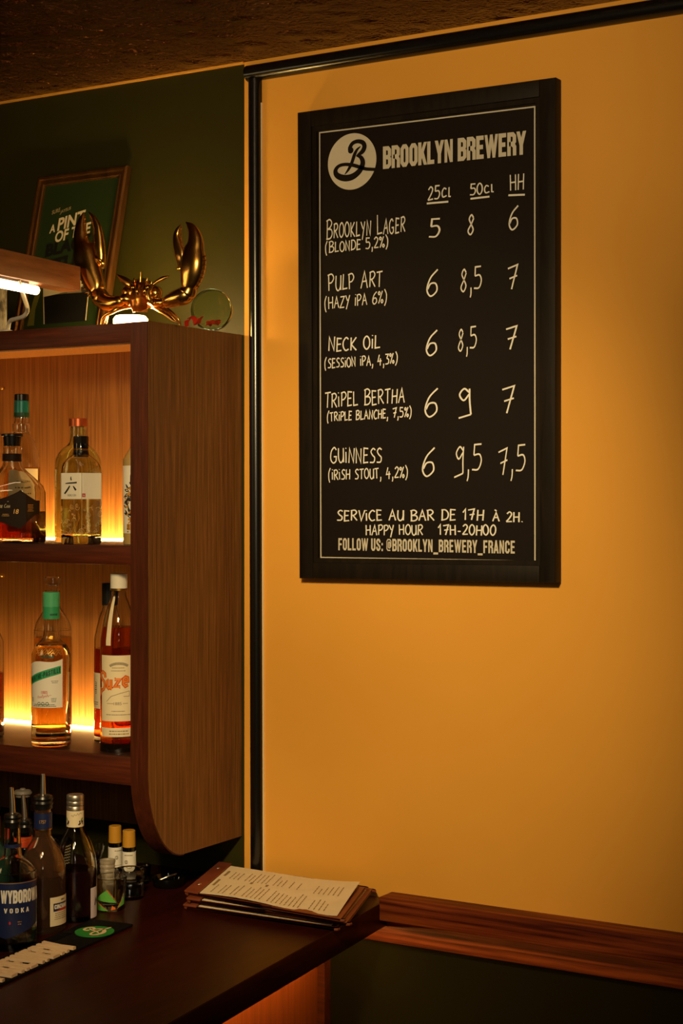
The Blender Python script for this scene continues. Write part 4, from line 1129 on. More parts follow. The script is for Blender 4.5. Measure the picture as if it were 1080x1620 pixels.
# vermouth
t, Yv = counter_thing(68, 1470, 'pinkish vermouth bottle with a blue neck band and steel pourer, beside the vodka', turn=-2)
zt = zpx(63, 1224, Yv) - ZC; rb = 0.0400
hh = zpx(63, 1262, Yv) - ZC - 0.008
prof = smoothprof([(rb * 0.93, 0), (rb, 0.005), (rb, hh * 0.25), (rb, hh * 0.46), (rb * 0.93, hh * 0.54), (rb * 0.72, hh * 0.64), (rb * 0.50, hh * 0.705), (rb * 0.385, hh * 0.735), (rb * 0.37, hh * 0.76), (rb * 0.36, hh * 0.97)], 4)
M_pink = mat('pinkish_hazy_glass', (240, 214, 190), 0.0, 0, 1.0, 1.47)
_n = M_pink.node_tree.nodes; _df = _n.new('ShaderNodeBsdfDiffuse'); _df.inputs['Color'].default_value = (*lin((190, 140, 104)), 1); _mx = _n.new('ShaderNodeMixShader'); _mx.inputs[0].default_value = 0.055
M_pink.node_tree.links.new(_n['Principled BSDF'].outputs[0], _mx.inputs[1]); M_pink.node_tree.links.new(_df.outputs[0], _mx.inputs[2]); M_pink.node_tree.links.new(_mx.outputs[0], _n['Material Output'].inputs['Surface'])
obj('glass_body', hollow(prof, 0.003, 0.010), M_pink, t)
obj('liquid', fill(prof, hh * 0.44, 0.003, 0.010), M_liqverm, t)
obj('neck_band', band(rb * 0.375 + 0.0008, hh * 0.80, hh * 0.925), M_navy, t)
obj('gold_rim', band(rb * 0.378 + 0.001, hh * 0.792, hh * 0.802), M_brassplain, t)
bm = bmesh.new(); put(bm, T('1757', 0.012, 0.006, 0.02), on_cyl(rb * 0.375 + 0.0013, hh * 0.86, R(0))); ink('neck_lettering', bm, M_gold, t)
pourer(t, hh - 0.006, 0.0, zt - hh - 0.011, 0.0165)
r1 = rb + 0.0005
lb = obj('label', patch(r1, hh * 0.06, hh * 0.285, R(52), 0.046), M_labelcream, t)
bm = bmesh.new(); put(bm, rect(-0.017, 0.017, -0.007, 0.007), on_cyl(r1 + 0.0003, hh * 0.205, R(52))); ink('navy_block', bm, M_navy, lb)
bm = bmesh.new(); put(bm, merge([([(-0.012 + 0.0029 * i, -0.0070), (-0.012 + 0.0029 * (i + 1), -0.0070), (-0.012 + 0.0029 * (i + 1), -0.0070 + 0.00085 * (i + 1)), (-0.012 + 0.0029 * i, -0.0070 + 0.00085 * i)], [(0, 1, 2, 3)]) for i in range(10)]), on_cyl(r1 + 0.0005, hh * 0.205, R(52))); ink('red_block', bm, M_red, lb)
bm = bmesh.new(); put(bm, B('CINZANO', 0.031, 0.0075, 2.2, 0.5), on_cyl(r1 + 0.0008, hh * 0.209, R(52))); ink('lettering', bm, M_labelwhite, lb)
bm = bmesh.new(); put(bm, smallprint(0.034, 4, 0.0034, 0.0012, 5), on_cyl(r1 + 0.0003, hh * 0.158, R(52))); put(bm, smallprint(0.014, 1, 0.003, 0.003, 6), on_cyl(r1 + 0.0003, hh * 0.258, R(60))); ink('small_lettering', bm, M_greyprint, lb)
# blackberry liqueur
t, Yv = counter_thing(119, 1452, 'dark berry liqueur bottle with a silver screw cap and white blackberry neck label', turn=4)
hh = zpx(114, 1256, Yv) - ZC; rb = 0.0385
prof = smoothprof([(rb * 0.93, 0), (rb, 0.005), (rb, hh * 0.25), (rb, hh * 0.42), (rb * 0.92, hh * 0.52), (rb * 0.72, hh * 0.62), (rb * 0.50, hh * 0.70), (rb * 0.39, hh * 0.75), (rb * 0.36, hh * 0.80), (rb * 0.35, hh * 0.98)], 4)
obj('glass_body', hollow(prof, 0.003, 0.010), M_glass, t)
obj('liquid', fill(prof, hh * 0.40, 0.003, 0.010), M_liqdark, t)
obj('screw_cap', lathe(bmesh.new(), [(0, hh * 0.875), (0.0158, hh * 0.875), (0.0158, hh * 0.905), (0.0150, hh * 0.91), (0.0158, hh * 0.915), (0.0158, hh * 0.945), (0.0151, hh * 0.95), (0.0158, hh * 0.955), (0.0158, hh * 0.992), (0.0145, hh), (0, hh)], 40), M_silver, t)
nl = obj('neck_label', cap_bm(0.0157, hh * 0.745, hh * 0.875, bev=0.0002), M_labelcream, t)
bm = bmesh.new(); rnd = random.Random(2)
for cx_ in (-0.017, 0.007, 0.0115):
    for i in range(9): put(bm, disc(10, 0.0013, 0.0013, cx_ + rnd.uniform(-0.0024, 0.0024), rnd.uniform(-0.003, 0.003)), on_cyl(0.0161 + i * 1e-5, hh * 0.78, R(2)))
ink('blackberry_print', bm, M_purple, nl)
bm = bmesh.new(); put(bm, leafshape(0.009, 0.003, 0.008, 0.004, R(50)), on_cyl(0.0161, hh * 0.78, R(2))); put(bm, leafshape(-0.018, 0.003, 0.007, 0.004, R(120)), on_cyl(0.0161, hh * 0.78, R(2))); ink('leaf_print', bm, M_leaf, nl)
bm = bmesh.new(); put(bm, ribbon(catmull([(-0.010 + 0.002 * i, 0.002 * math.sin(i * 2.4) + 0.0005 * i) for i in range(11)], 4), 0.0006), on_cyl(0.0160, hh * 0.835, R(4))); ink('script_lettering', bm, M_greyprint, nl)
r1 = rb + 0.0005
lb = obj('label', patch(r1, hh * 0.02, hh * 0.335, R(86), 0.062, edge=lambda k: (0, -0.016 if k < 0.34 else 0)), mat('lilac_white_label', (214, 204, 214), 0.5), t)
bm = bmesh.new(); put(bm, fit(hand('Mure', 2.0, small=0.8), 0.044, 0.017), on_cyl(r1 + 0.0004, hh * 0.15, R(88))); ink('lettering', bm, M_purple, lb)
# black bottle with grey vacuum stopper, at the back
t, Yv = counter_thing(36, 1431, 'black wine bottle with a grey rubber stopper, behind the pourers at far left')
hh = zpx(36, 1247, Yv) - ZC; rb = 0.037
prof = smoothprof([(rb * 0.93, 0), (rb, 0.005), (rb, hh * 0.3), (rb, hh * 0.52), (rb * 0.85, hh * 0.62), (rb * 0.5, hh * 0.70), (rb * 0.40, hh * 0.75), (rb * 0.40, hh * 0.93)], 4)
obj('glass_body', lathe(bmesh.new(), [(0, 0)] + list(prof) + [(0, hh * 0.93)], 40), M_glassblack, t)
obj('stopper', lathe(bmesh.new(), [(0, hh * 0.915), (0.0135, hh * 0.915), (0.0140, hh * 0.945), (0.0172, hh * 0.955), (0.0172, hh * 0.965), (0.0145, hh * 0.982), (0.0060, hh * 0.988), (0.0045, hh), (0, hh)], 36), M_greycap, t)
# bottle with orange red neck, pourer
t, Yv = counter_thing(39, 1450, 'dark bottle with an orange red neck label and pourer, behind the vodka')
zt = zpx(41, 1258, Yv) - ZC; hh = zpx(41, 1304, Yv) - ZC - 0.006; rb = 0.034
prof = smoothprof([(rb * 0.93, 0), (rb, 0.005), (rb, hh * 0.3), (rb, hh * 0.56), (rb * 0.85, hh * 0.66), (rb * 0.5, hh * 0.75), (rb * 0.38, hh * 0.80), (rb * 0.36, hh)], 4)
obj('glass_body', lathe(bmesh.new(), [(0, 0)] + list(prof) + [(0, hh)], 40), M_glassblack, t)
nb = obj('neck_label', band(rb * 0.40 + 0.0006, hh * 0.79, hh * 0.905), mat('orange_red_label', (206, 70, 28), 0.45), t)
bm = bmesh.new()
for q in range(2): put(bm, ribbon(catmull([(-0.008 + 0.002 * i, 0.001 * math.sin(i * 2.4) + 0.0005 * i + q * 0.005) for i in range(9)], 4), 0.0006), on_cyl(rb * 0.40 + 0.001, hh * 0.845, R(4)))
ink('script_lettering', bm, M_orange, nb)
pourer(t, hh - 0.004, -0.003, zt - hh - 0.013, 0.0125)
# bottle at the very left edge
t, Yv = counter_thing(-14, 1461, 'green bottle with a red neck label, cut by the left edge beside the pourers')
hh = zpx(-8, 1268, Yv) - ZC; rb = 0.035
prof = smoothprof([(rb * 0.93, 0), (rb, 0.005), (rb, hh * 0.3), (rb, hh * 0.50), (rb * 0.85, hh * 0.58), (rb * 0.5, hh * 0.66), (rb * 0.42, hh * 0.70), (rb * 0.40, hh * 0.98)], 4)
obj('glass_body', lathe(bmesh.new(), [(0, 0)] + list(prof) + [(0, hh * 0.98)], 40), mat('dark_teal_glass', (34, 66, 54), 0.08, spec=0.6), t)
obj('neck_label', band(rb * 0.43 + 0.0012, hh * 0.70, hh * 0.87), M_red, t)
obj('cap', cap_bm(0.0165, hh * 0.93, hh), M_capblack, t)
# bitters bottles
def bitters(px, py, top, label, turn):
    t, Yv = counter_thing(px, py, label, group='small bitters bottles with yellow caps', turn=turn)
    hh = zpx(px, top, Yv) - ZC; rb = 0.0215
    zc0 = zpx(px, top + 26, Yv) - ZC
    zn = zpx(px, top + 66, Yv) - ZC
    prof = smoothprof([(rb * 0.93, 0), (rb, 0.003), (rb, zn * 0.3), (rb, zn * 0.72), (rb * 0.9, zn * 0.86), (0.0145, zn * 0.97), (0.0134, zn + 0.003), (0.0130, zc0)], 4)
    obj('glass_body', lathe(bmesh.new(), [(0, 0)] + list(prof) + [(0, zc0)], 36), M_glassblack, t)
    obj('cap', cap_bm(0.0128, zc0, hh, bev=0.001, r1=0.0124), M_yellowcap, t)
    z1 = zpx(px, top + 33, Yv) - ZC; z0 = zpx(px, top + 64, Yv) - ZC
    rr_ = 0.0142
    lb = obj('label', cap_bm(rr_, z0, z1, bev=0.0002, r1=0.0136), M_labelwhite, t)
    bm = bmesh.new()
    put(bm, ribbon([(0.0034 * math.cos(a), 0.0034 * math.sin(a)) for a in [2 * math.pi * j / 16 for j in range(16)]], 0.0006, True), on_cyl(rr_ + 0.0004, (z0 + z1) / 2, R(-18)))
    put(bm, ribbon([(0.0016 * math.cos(a), 0.0022 * math.sin(a)) for a in [2 * math.pi * j / 12 for j in range(12)]], 0.0009, True), on_cyl(rr_ + 0.0004, (z0 + z1) / 2, R(-18)))
    put(bm, smallprint(0.024, 1, 0.003, 0.0014, 3), on_cyl(rr_ + 0.0004, z1 - 0.006, R(0))); put(bm, smallprint(0.022, 1, 0.003, 0.0008, 4), on_cyl(rr_ + 0.0004, z0 + 0.004, R(0)))
    ink('lettering', bm, M_greyprint, lb)
bitters(204, 1407, 1313, 'small bitters bottle with a yellow cap, right one, behind the heavy glass', -4)
bitters(182, 1396, 1306, 'small bitters bottle with a yellow cap, left one, in the stacked cups', 30)

# ---- glassware on the counter
def tumbler_bm(r0, r1, h, wall=0.0022, base=0.010, n=48):
    return lathe(bmesh.new(), [(0, 0), (r0 * 0.92, 0), (r0, 0.003), (r1, h - 0.001), (r1 - wall * 0.5, h), (r1 - wall, h - 0.001), (r0 - wall, base + 0.003), (r0 * 0.7, base), (0, base)], n)
# tumbler with green and orange triangles
t, Yv = counter_thing(175, 1438, 'clear tumbler printed with green and orange triangles, beside the dark bottle', 'tumbler', 'glass', None)
k = mpx(175, Yv); rt = 25.5 * k; ht = zpx(175, 1386, Yv) - ZC
obj('glass_body', tumbler_bm(rt * 0.86, rt, ht), M_glass, t)
M_tgreen = mat('leaf_green_print', (96, 176, 70), 0.5); M_torange = mat('bright_orange_print', (226, 120, 40), 0.5)
rfz = lambda z: rt * (0.86 + 0.14 * z / ht) + 0.0005
def tri(pts, bm, off=0.0):
    n_ = 7
    a, b_, c = [Vector(p) for p in pts]
    g = {}
    for i in range(n_ + 1):
        for j in range(n_ + 1 - i):
            q = a + (b_ - a) * (i / n_) + (c - a) * (j / n_)
            rr = rfz(q.y) + off; g[i, j] = bm.verts.new((rr * math.sin(q.x / rt), -rr * math.cos(q.x / rt), q.y))
    for i in range(n_):
        for j in range(n_ - i):
            bm.faces.new((g[i, j], g[i + 1, j], g[i, j + 1]))
            if j < n_ - i - 1: bm.faces.new((g[i + 1, j], g[i + 1, j + 1], g[i, j + 1]))
    return bm
gbm = bmesh.new(); obm = bmesh.new(); kbm = bmesh.new()
hz = ht
def gp(u, v): return (u * rt, v * hz)
for (q, dst, off) in (
    ([gp(-1.22, 0.36), gp(-0.28, 0.68), gp(0.40, 0.28)], gbm, 0), ([gp(-1.35, 0.34), gp(-1.35, 0.02), gp(-0.16, 0.05)], gbm, 0), ([gp(1.10, 0.50), gp(0.49, 0.12), gp(1.10, 0.20)], gbm, 0),
    ([gp(-0.28, 0.69), gp(-0.20, 0.69), gp(0.52, 0.24)], obm, 0.0002), ([gp(-1.35, 0.34), gp(-1.35, 0.40), gp(-0.10, 0.05)], obm, 0.0002), ([gp(0.44, 0.11), gp(0.50, 0.10), gp(1.10, 0.58)], obm, 0.0002), ([gp(0.0, 0.06), gp(0.42, 0.10), gp(0.1, 0.20)], obm, 0.0001),
    ([gp(-1.25, 0.40), gp(-0.5, 0.22), gp(0.0, 0.04)], kbm, 0.0004), ([gp(0.30, 0.28), gp(0.50, 0.14), gp(0.36, 0.06)], kbm, 0.0004)):
    tri(q, dst, off)
ink('green_print', gbm, M_tgreen, t); ink('orange_print', obm, M_torange, t); ink('black_print', kbm, M_black, t)
# heavy glass
t, Yv = counter_thing(205, 1420, 'heavy clear glass with a thick rim, in front of the bitters bottles', 'heavy_glass', 'glass', None)
k = mpx(205, Yv); rg = 23.5 * k; hg = zpx(205, 1374, Yv) - ZC
obj('glass_body', lathe(bmesh.new(), [(0, 0), (rg * 0.93, 0), (rg * 0.95, 0.003), (rg * 0.95, hg * 0.62), (rg, hg * 0.68), (rg * 1.0, hg * 0.93), (rg * 0.93, hg), (rg * 0.80, hg * 0.97), (rg * 0.76, hg * 0.72), (rg * 0.5, hg * 0.66), (0, hg * 0.66)], 48), M_glass, t)
# stacked cups behind
for (px, py, top, bot, rpx, lab) in ((177, 1420, 1359, 1420, 17, 'stack of small ribbed clear cups around the left bitters bottle'),):
    t, Yv = counter_thing(170, 1421, lab, 'cup_stack', 'cups', None)
    k = mpx(170, Yv); rc_ = 0.0135; hc = zpx(170, 1360, Yv) - ZC
    bm = bmesh.new(); pr = [(0, 0), (rc_ * 0.8, 0)]
    n_ = 6
    for i in range(n_):
        z = hc * (0.34 + 0.66 * i / n_); pr += [(rc_ * (0.92 + 0.02 * i), z), (rc_ * (1.02 + 0.02 * i), z + hc * 0.05), (rc_ * (1.02 + 0.02 * i), z + hc * 0.07)]
    pr += [(rc_ * 1.10, hc), (rc_ * 0.98, hc), (rc_ * 0.9, hc * 0.95), (0, hc * 0.94)]
    obj('cups', lathe(bm, pr, 40), mat('frosted_plastic', (214, 200, 176), 0.35, 0, 0.6, 1.4), t)
t, Yv = counter_thing(226, 1397, 'small clear shot glass half hidden behind the right bitters bottle', 'shot_glass', 'glass', None)
obj('glass_body', tumbler_bm(0.013, 0.0165, zpx(222, 1368, Yv) - ZC, 0.002, 0.008), M_glass, t)
# stemmed glass behind the bottles
t, Yv = counter_thing(151, 1399, 'stemmed coupe glass in the dark behind the berry liqueur bottle', 'coupe_glass', 'glass', None)
hz = zpx(150, 1331, Yv) - ZC; k = mpx(150, Yv); rr_ = 15.5 * k
obj('glass_body', lathe(bmesh.new(), [(0, 0), (0.020, 0.0), (0.020, 0.0015), (0.006, 0.005), (0.0038, 0.012), (0.0036, hz * 0.45), (0.006, hz * 0.50), (rr_ * 0.62, hz * 0.60), (rr_ * 0.86, hz * 0.78), (rr_, hz), (rr_ - 0.001, hz), (rr_ * 0.82, hz * 0.79), (rr_ * 0.56, hz * 0.63), (0, hz * 0.55)], 44), M_glass, t)
# dark tin with pale print behind the vermouth
t, Yv = counter_thing(88, 1418, 'black bottle with pale scribbled lettering, between vermouth and berry liqueur', 'bottle', 'bottle', COUNTER_GROUP)
hz = zpx(84, 1321, Yv) - ZC
prof = smoothprof([(0.029, 0), (0.031, 0.004), (0.031, hz * 0.5), (0.031, hz * 0.86), (0.026, hz * 0.94), (0.016, hz)], 3)
obj('glass_body', lathe(bmesh.new(), [(0, 0)] + list(prof) + [(0, hz)], 36), M_glassblack, t)
bm = bmesh.new()
for i in range(7): put(bm, ribbon(catmull([(0.004 + 0.003 * j - i * 0.0006, hz * 0.86 - i * 0.0055 + 0.0022 * (j % 2)) for j in range(7)], 3), 0.0012), on_cyl(0.0314, 0.0, R(14), rf=lambda z: rad_at(prof, z) + 0.0005))
ink('lettering', bm, M_labelcream, t)
# dark shallow dish with glints at the back, and a black cable
t, Yv = counter_thing(266, 1402, 'dark glass ashtray lying in the shade under the cabinet', 'ashtray', 'ashtray', None)
obj('dish', lathe(bmesh.new(), [(0, 0), (0.026, 0), (0.030, 0.004), (0.032, 0.018), (0.030, 0.019), (0.027, 0.008), (0, 0.006)], 40), M_glassblack, t)
bm = bmesh.new(); sweep(bm, [(-0.02, -0.006, 0.012, 0.0022), (0.0, -0.004, 0.020, 0.0022), (0.016, 0.004, 0.023, 0.0022)], n=10); obj('metal_rest', bm, M_steel, t)
bm = bmesh.new()
pts = [P(228, 1398, Z=ZC), P(262, 1386, Z=ZC), P(296, 1382, Z=ZC), P(318, 1392, Z=ZC), P(330, 1380, Z=ZC)]
pts = [(p.x, min(p.y, -0.02), ZC + 0.0030, 0.0030) for p in pts]
tag(obj('cable', sweep(bm, pts, n=10), M_rubber), 'black cable lying on the counter behind the menus', 'cable')

# ---- bar mat with raised letters
q0 = P(214, 1463, Z=ZC)                     # far right corner
dirv = Vector((P(214, 1463, Z=ZC) - P(30, 1536, Z=ZC))); dirv.z = 0; dirv.normalize()
# near edge passes the photo's (0,1556); mat axis runs away from the viewer
dA = P(0, 1562, Z=ZC); dB = P(210, 1466, Z=ZC); ax = (dB - dA); ax.z = 0; ax.normalize()
up_ = Vector((-ax.y, ax.x, 0))               # across the mat, toward the bottles
o0 = dB
MW = 0.085; ML = 0.62
t = thing('bar_mat', 'black rubber bar mat with raised cream letters and a green script roundel', 'bar mat', (o0.x, o0.y, ZC))
def mpt(a, b, z): return o0 - ax * a + up_ * b + Vector((0, 0, z - ZC)) - Vector((0, 0, o0.z - ZC))
cr_ = [mpt(0, 0, ZC + 0.0002), mpt(0, MW, ZC + 0.0002), mpt(ML, MW, ZC + 0.0002), mpt(ML, 0, ZC + 0.0002)]
mb = obj('mat', prism(bmesh.new(), cr_, (0, 0, 0.005), bev=0.0015), M_rubber, t, t.location)
bm = bmesh.new()
for i in range(7):
    b0 = MW - 0.003 - i * 0.0032
    for (a0, a1) in ((0.10, ML - 0.01),):
        prism(bm, [mpt(a0, b0, ZC + 0.0052), mpt(a1, b0, ZC + 0.0052), mpt(a1, b0 - 0.0014, ZC + 0.0052), mpt(a0, b0 - 0.0014, ZC + 0.0052)], (0, 0, 0.0015))
obj('ribs', bm, M_rubber, t, t.location)
c1 = P(149.5, 1474, Z=ZC + 0.006)
rA = 0.034
def on_mat(c, z):
    # text runs along +ax (away), letter tops toward the bottles
    return lambda u, v: Vector((c.x, c.y, z)) + ax * u + up_ * v
bm = bmesh.new()
lo, _ = disc(56, rA, rA); f_ = on_mat(c1, ZC + 0.0053)
prism(bm, [f_(u, v) for u, v in lo], (0, 0, 0.0016))
rd = obj('roundel', bm, mat('bright_green_rubber', (40, 136, 52), 0.5), t, t.location)
M_matletter = mat('cream_rubber', (232, 200, 158), 0.6)
bm = bmesh.new(); put(bm, ([(u * rA, v * rA) for u, v in script_b()[0]], script_b()[1]), on_mat(c1, ZC + 0.0074)); ink('script_letter', bm, M_matletter, rd, t.location)
def raised(shape, fn, hgt, bm):
    V, Fc = shape
    isl = islands(shape)
    for k in sorted(set(isl)):
        b2 = bmesh.new()
        idx = [i for i in range(len(V)) if isl[i] == k]
        vs = {i: b2.verts.new(fn(*V[i])) for i in idx}
        for q in Fc:
            if isl[q[0]] != k: continue
            try: b2.faces.new([vs[i] for i in q])
            except ValueError: pass
        b2.normal_update()
        r = bmesh.ops.extrude_face_region(b2, geom=list(b2.faces))
        bmesh.ops.translate(b2, vec=(0, 0, hgt + 0.00008 * k), verts=[x for x in r['geom'] if isinstance(x, bmesh.types.BMVert)])
        me = bpy.data.meshes.new('letter_tmp'); b2.to_mesh(me); b2.free(); bm.from_mesh(me); bpy.data.meshes.remove(me)
    return bm
e1 = P(124, 1497, Z=ZC + 0.008); e0 = P(-30, 1575, Z=ZC + 0.008)
LH = (P(85, 1487, Z=ZC + 0.008) - P(126, 1499, Z=ZC + 0.008)).length * 0.98
end_a = (Vector((e1.x, e1.y, 0)) - Vector((o0.x, o0.y, 0))).dot(ax); base_b = (Vector((e1.x, e1.y, 0)) - Vector((o0.x, o0.y, 0))).dot(up_)
WB = (P(124, 1497, Z=ZC + 0.008) - P(20, 1545, Z=ZC + 0.008)).length
x1_ = 0.0
sh = None
xs = [sum(BLK[c_][0] + 0.8 for c_ in 'BROOKLYN BREWERY') - 0.8]
kx = WB / 41.4
for chx, word in enumerate(('BROOKLYN BREWERY',)):
    xpos = 0; tot = max(xs)
    for ch in word:
        w, strokes = BLK[ch]
        if ch != ' ':
            s1_ = block(ch, 1.75, 0.25)
            V = [((v[0] + xpos - tot) * kx, v[1] / 10 * LH) for v in s1_[0]]
            cpt = Vector((o0.x, o0.y, 0)) + ax * end_a + up_ * base_b
            bm = raised((V, s1_[1]), on_mat(cpt, ZC + 0.0053), 0.0045, bmesh.new())
            obj('raised_letter', bm, M_matletter, t, t.location)
        xpos += w + 0.8

# ---- menus on clip boards
def menu(zb, A_, B_, C_, label, curl, strip=True, paper=True):
    """A_: back left, B_: front left, C_: front right corner (on plane zb)"""
    A_ = Vector(A_); B_ = Vector(B_); C_ = Vector(C_)
    u = C_ - B_; v = A_ - B_
    t = thing('menu_board', label, 'menu', (B_ + (u + v) / 2).to_tuple(), group='menus stacked at the counter end')
    L0 = t.location
    pt = lambda a, b_, z=0.0: B_ + u * a + v * b_ + Vector((0, 0, z))
    rcn = 0.03
    pts = []
    for (a, b_, sa, sb) in ((0, 0, 1, 1), (1, 0, -1, 1), (1, 1, -1, -1), (0, 1, 1, -1)):
        cc = [(a + sa * rcn, b_), (a + sa * rcn * 0.3, b_ + sb * rcn * 0.4), (a, b_ + sb * rcn * 1.4)]
        if (a, b_) in ((1, 0), (0, 1)): cc = cc[::-1]
        pts += [pt(*c) for c in cc]
    obj('board', prism(bmesh.new(), pts, (0, 0, 0.0045), bev=0.0008), M_leather, t, L0)
    if paper:
        bm = bmesh.new(); nu, nv = 22, 10; g = []
        for i in range(nu + 1):
            row = []
            for j in range(nv + 1):
                a = 0.095 + (0.945 - 0.095) * i / nu; b_ = 0.05 + 0.90 * j / nv
                z = 0.0052 + curl(i / nu, j / nv)
                row.append(bm.verts.new(pt(a, b_, z)))
            g.append(row)
        for i in range(nu):
            for j in range(nv): bm.faces.new((g[i][j], g[i + 1][j], g[i + 1][j + 1], g[i][j + 1]))
        r = bmesh.ops.extrude_face_region(bm, geom=list(bm.faces))
        bmesh.ops.translate(bm, vec=(0, 0, 0.0009), verts=[x for x in r['geom'] if isinstance(x, bmesh.types.BMVert)])
        pp = obj('paper', bm, M_paper, t, L0)
        bm = bmesh.new(); rnd = random.Random(11)
        def on_paper(a, b_): 
            fa = (a - 0.095) / 0.85; fb = (b_ - 0.05) / 0.90
            return pt(a, b_, 0.0052 + curl(fa, fb) + 0.0014)
        for (b0, b1, a0, a1, step) in ((0.56, 0.86, 0.17, 0.62, 0.027), (0.10, 0.44, 0.15, 0.72, 0.027), (0.52, 0.80, 0.72, 0.90, 0.030), (0.12, 0.40, 0.76, 0.86, 0.030)):
            a = a0
            while a < a1:
                b_ = b0; be = b0 + (b1 - b0) * rnd.uniform(0.55, 1.0)
                while b_ < be:
                    l = rnd.uniform(0.02, 0.06)
                    put(bm, ([(a, b_), (a + 0.006, b_), (a + 0.006, b_ + l), (a, b_ + l)], [(0, 1, 2, 3)]), on_paper); b_ += l + 0.012
                a += step * (1 if rnd.random() < 0.85 else 1.8)
        for (a, b_, l) in ((0.115, 0.30, 0.20), (0.118, 0.62, 0.16), (0.32, 0.49, 0.06), (0.42, 0.49, 0.06)):
            put(bm, ([(a, b_), (a + 0.016, b_), (a + 0.016, b_ + l), (a, b_ + l)], [(0, 1, 2, 3)]), on_paper)
        ink('printed_text', bm, mat('brown_menu_print', (150, 126, 92), 0.7), pp, L0)
    if strip:
        st = obj('binding_strip', prism(bmesh.new(), [pt(0.004, 0.01, 0.0049), pt(0.092, 0.01, 0.0049), pt(0.092, 0.99, 0.0049), pt(0.004, 0.99, 0.0049)], (0, 0, 0.004), bev=0.001), M_leather, t, L0)
        for b_ in (0.24, 0.78):
            bm = bmesh.new(); c = pt(0.045, b_, 0.0089); ball(bm, c, 0.0042, 12, (1, 1, 0.45)); obj('rivet', bm, M_steel, st, L0)
    return t
z1 = ZC + 0.0005
zz = ZC + 0.0005
cA = lambda py_, px_, z: P(px_, py_, Z=z)
flat = lambda a, b_: 0.0
menu(zz, P(352, 1388, Z=zz), P(288, 1438, Z=zz), P(536, 1474, Z=zz), 'brown menu board with a cream sheet, lowest in the stack at the counter end', flat)
zz2 = ZC + 0.0115
menu(zz2, P(353, 1378, Z=zz2), P(293, 1428, Z=zz2), P(555, 1466, Z=zz2), 'brown menu board in the middle of the stack, under the curled menu', flat, True, True)
zz3 = ZC + 0.0215
top = menu(zz3, P(346, 1369, Z=zz3), P(290, 1416, Z=zz3), P(546, 1460, Z=zz3), 'brown riveted menu board with a curling printed cream sheet, topmost in the stack', lambda a, b_: 0.010 * max(0, a - 0.55) ** 2 * 4 * (0.35 + 0.65 * b_) + 0.003 * math.sin(a * 5.5) * (1 - b_) ** 2)

# ================================================================== ON TOP OF THE CABINET
# ---- framed poster leaning on the wall
q = {}
yb_, yt_ = -0.098, -0.014
TLp, TRp = P(62, 288, Y=yt_), P(206, 262, Y=yt_)
zb_ = ZT + 0.0008
BRp = P(170, 515, Y=yb_); BLp = P(28, 518, Y=yb_)
bl = Vector((BLp.x, yb_, zb_)); br = Vector((BRp.x, yb_, zb_)); tl = Vector((TLp.x, yt_, TLp.z)); tr = Vector((TRp.x, yt_, TRp.z))
zt_ = (tl.z + tr.z) / 2; xl_ = (tl.x + bl.x) / 2; xr_ = (tr.x + br.x) / 2
bl.x = tl.x = xl_; br.x = tr.x = xr_; tl.z = tr.z = zt_
t = thing('framed_poster', 'green stout poster in a bronzed frame, leaning on the wall on the cabinet', 'picture', ((bl + br) / 2).to_tuple())
L0 = t.location
fn_ = (br - bl).cross(tl - bl).normalized()          # faces the room
if fn_.y > 0: fn_ = -fn_
PW = (br - bl).length; PH = (tl - bl).length
def fp(u, v, w=0.0): return bl + (br - bl) * (u / PW) + (tl - bl) * (v / PH) + fn_ * w
FWD_ = 0.021
def molding(pa, pb, pc, pd, bm):  # outer a-b, inner d-c ; stepped profile via three strips
    pass
prof_f = [(0.0, 0.0), (0.0, 0.013), (0.004, 0.016), (0.008, 0.016), (0.010, 0.011), (0.016, 0.010), (0.0185, 0.013), (FWD_, 0.011), (FWD_, 0.0)]
def frame_side(c0, c1, d0, d1):
    """mitred frame member from corner c0 to c1 (frame coordinates), inward directions d0,d1"""
    bm = bmesh.new(); A = []; Bv = []
    for (o_, hgt) in prof_f:
        A.append(bm.verts.new(fp(c0[0] + d0[0] * o_, c0[1] + d0[1] * o_, hgt))); Bv.append(bm.verts.new(fp(c1[0] + d1[0] * o_, c1[1] + d1[1] * o_, hgt)))
    n = len(A)
    for i in range(n): bm.faces.new((A[i], A[(i + 1) % n], Bv[(i + 1) % n], Bv[i]))
    bm.faces.new(A[::-1]); bm.faces.new(Bv)
    return bm
for (a, b_, c, d) in (((0, 0), (PW, 0), (1, 1), (-1, 1)), ((PW, 0), (PW, PH), (-1, 1), (-1, -1)), ((PW, PH), (0, PH), (-1, -1), (1, -1)), ((0, PH), (0, 0), (1, -1), (1, 1))):
    obj('frame_moulding', frame_side(a, b_, c, d), M_goldframe, t, L0, sharp=20)
po = obj('poster', prism(bmesh.new(), [fp(0.012, 0.012, 0.002), fp(PW - 0.012, 0.012, 0.002), fp(PW - 0.012, PH - 0.012, 0.002), fp(0.012, PH - 0.012, 0.002)], (fn_ * 0.004)), M_poster, t, L0)
def on_poster(cx_, cy_, w=0.0066): return lambda u, v: fp(cx_ + u, cy_ + v, w)
def ppx(px, py):
    """poster coordinates of a photo point"""
    d = ray(px, py); o_ = fp(0, 0, 0.006); tt = (o_ - CAM).dot(fn_) / d.dot(fn_); w = CAM + d * tt - fp(0, 0, 0)
    return w.dot((br - bl).normalized()), w.dot((tl - bl).normalized())
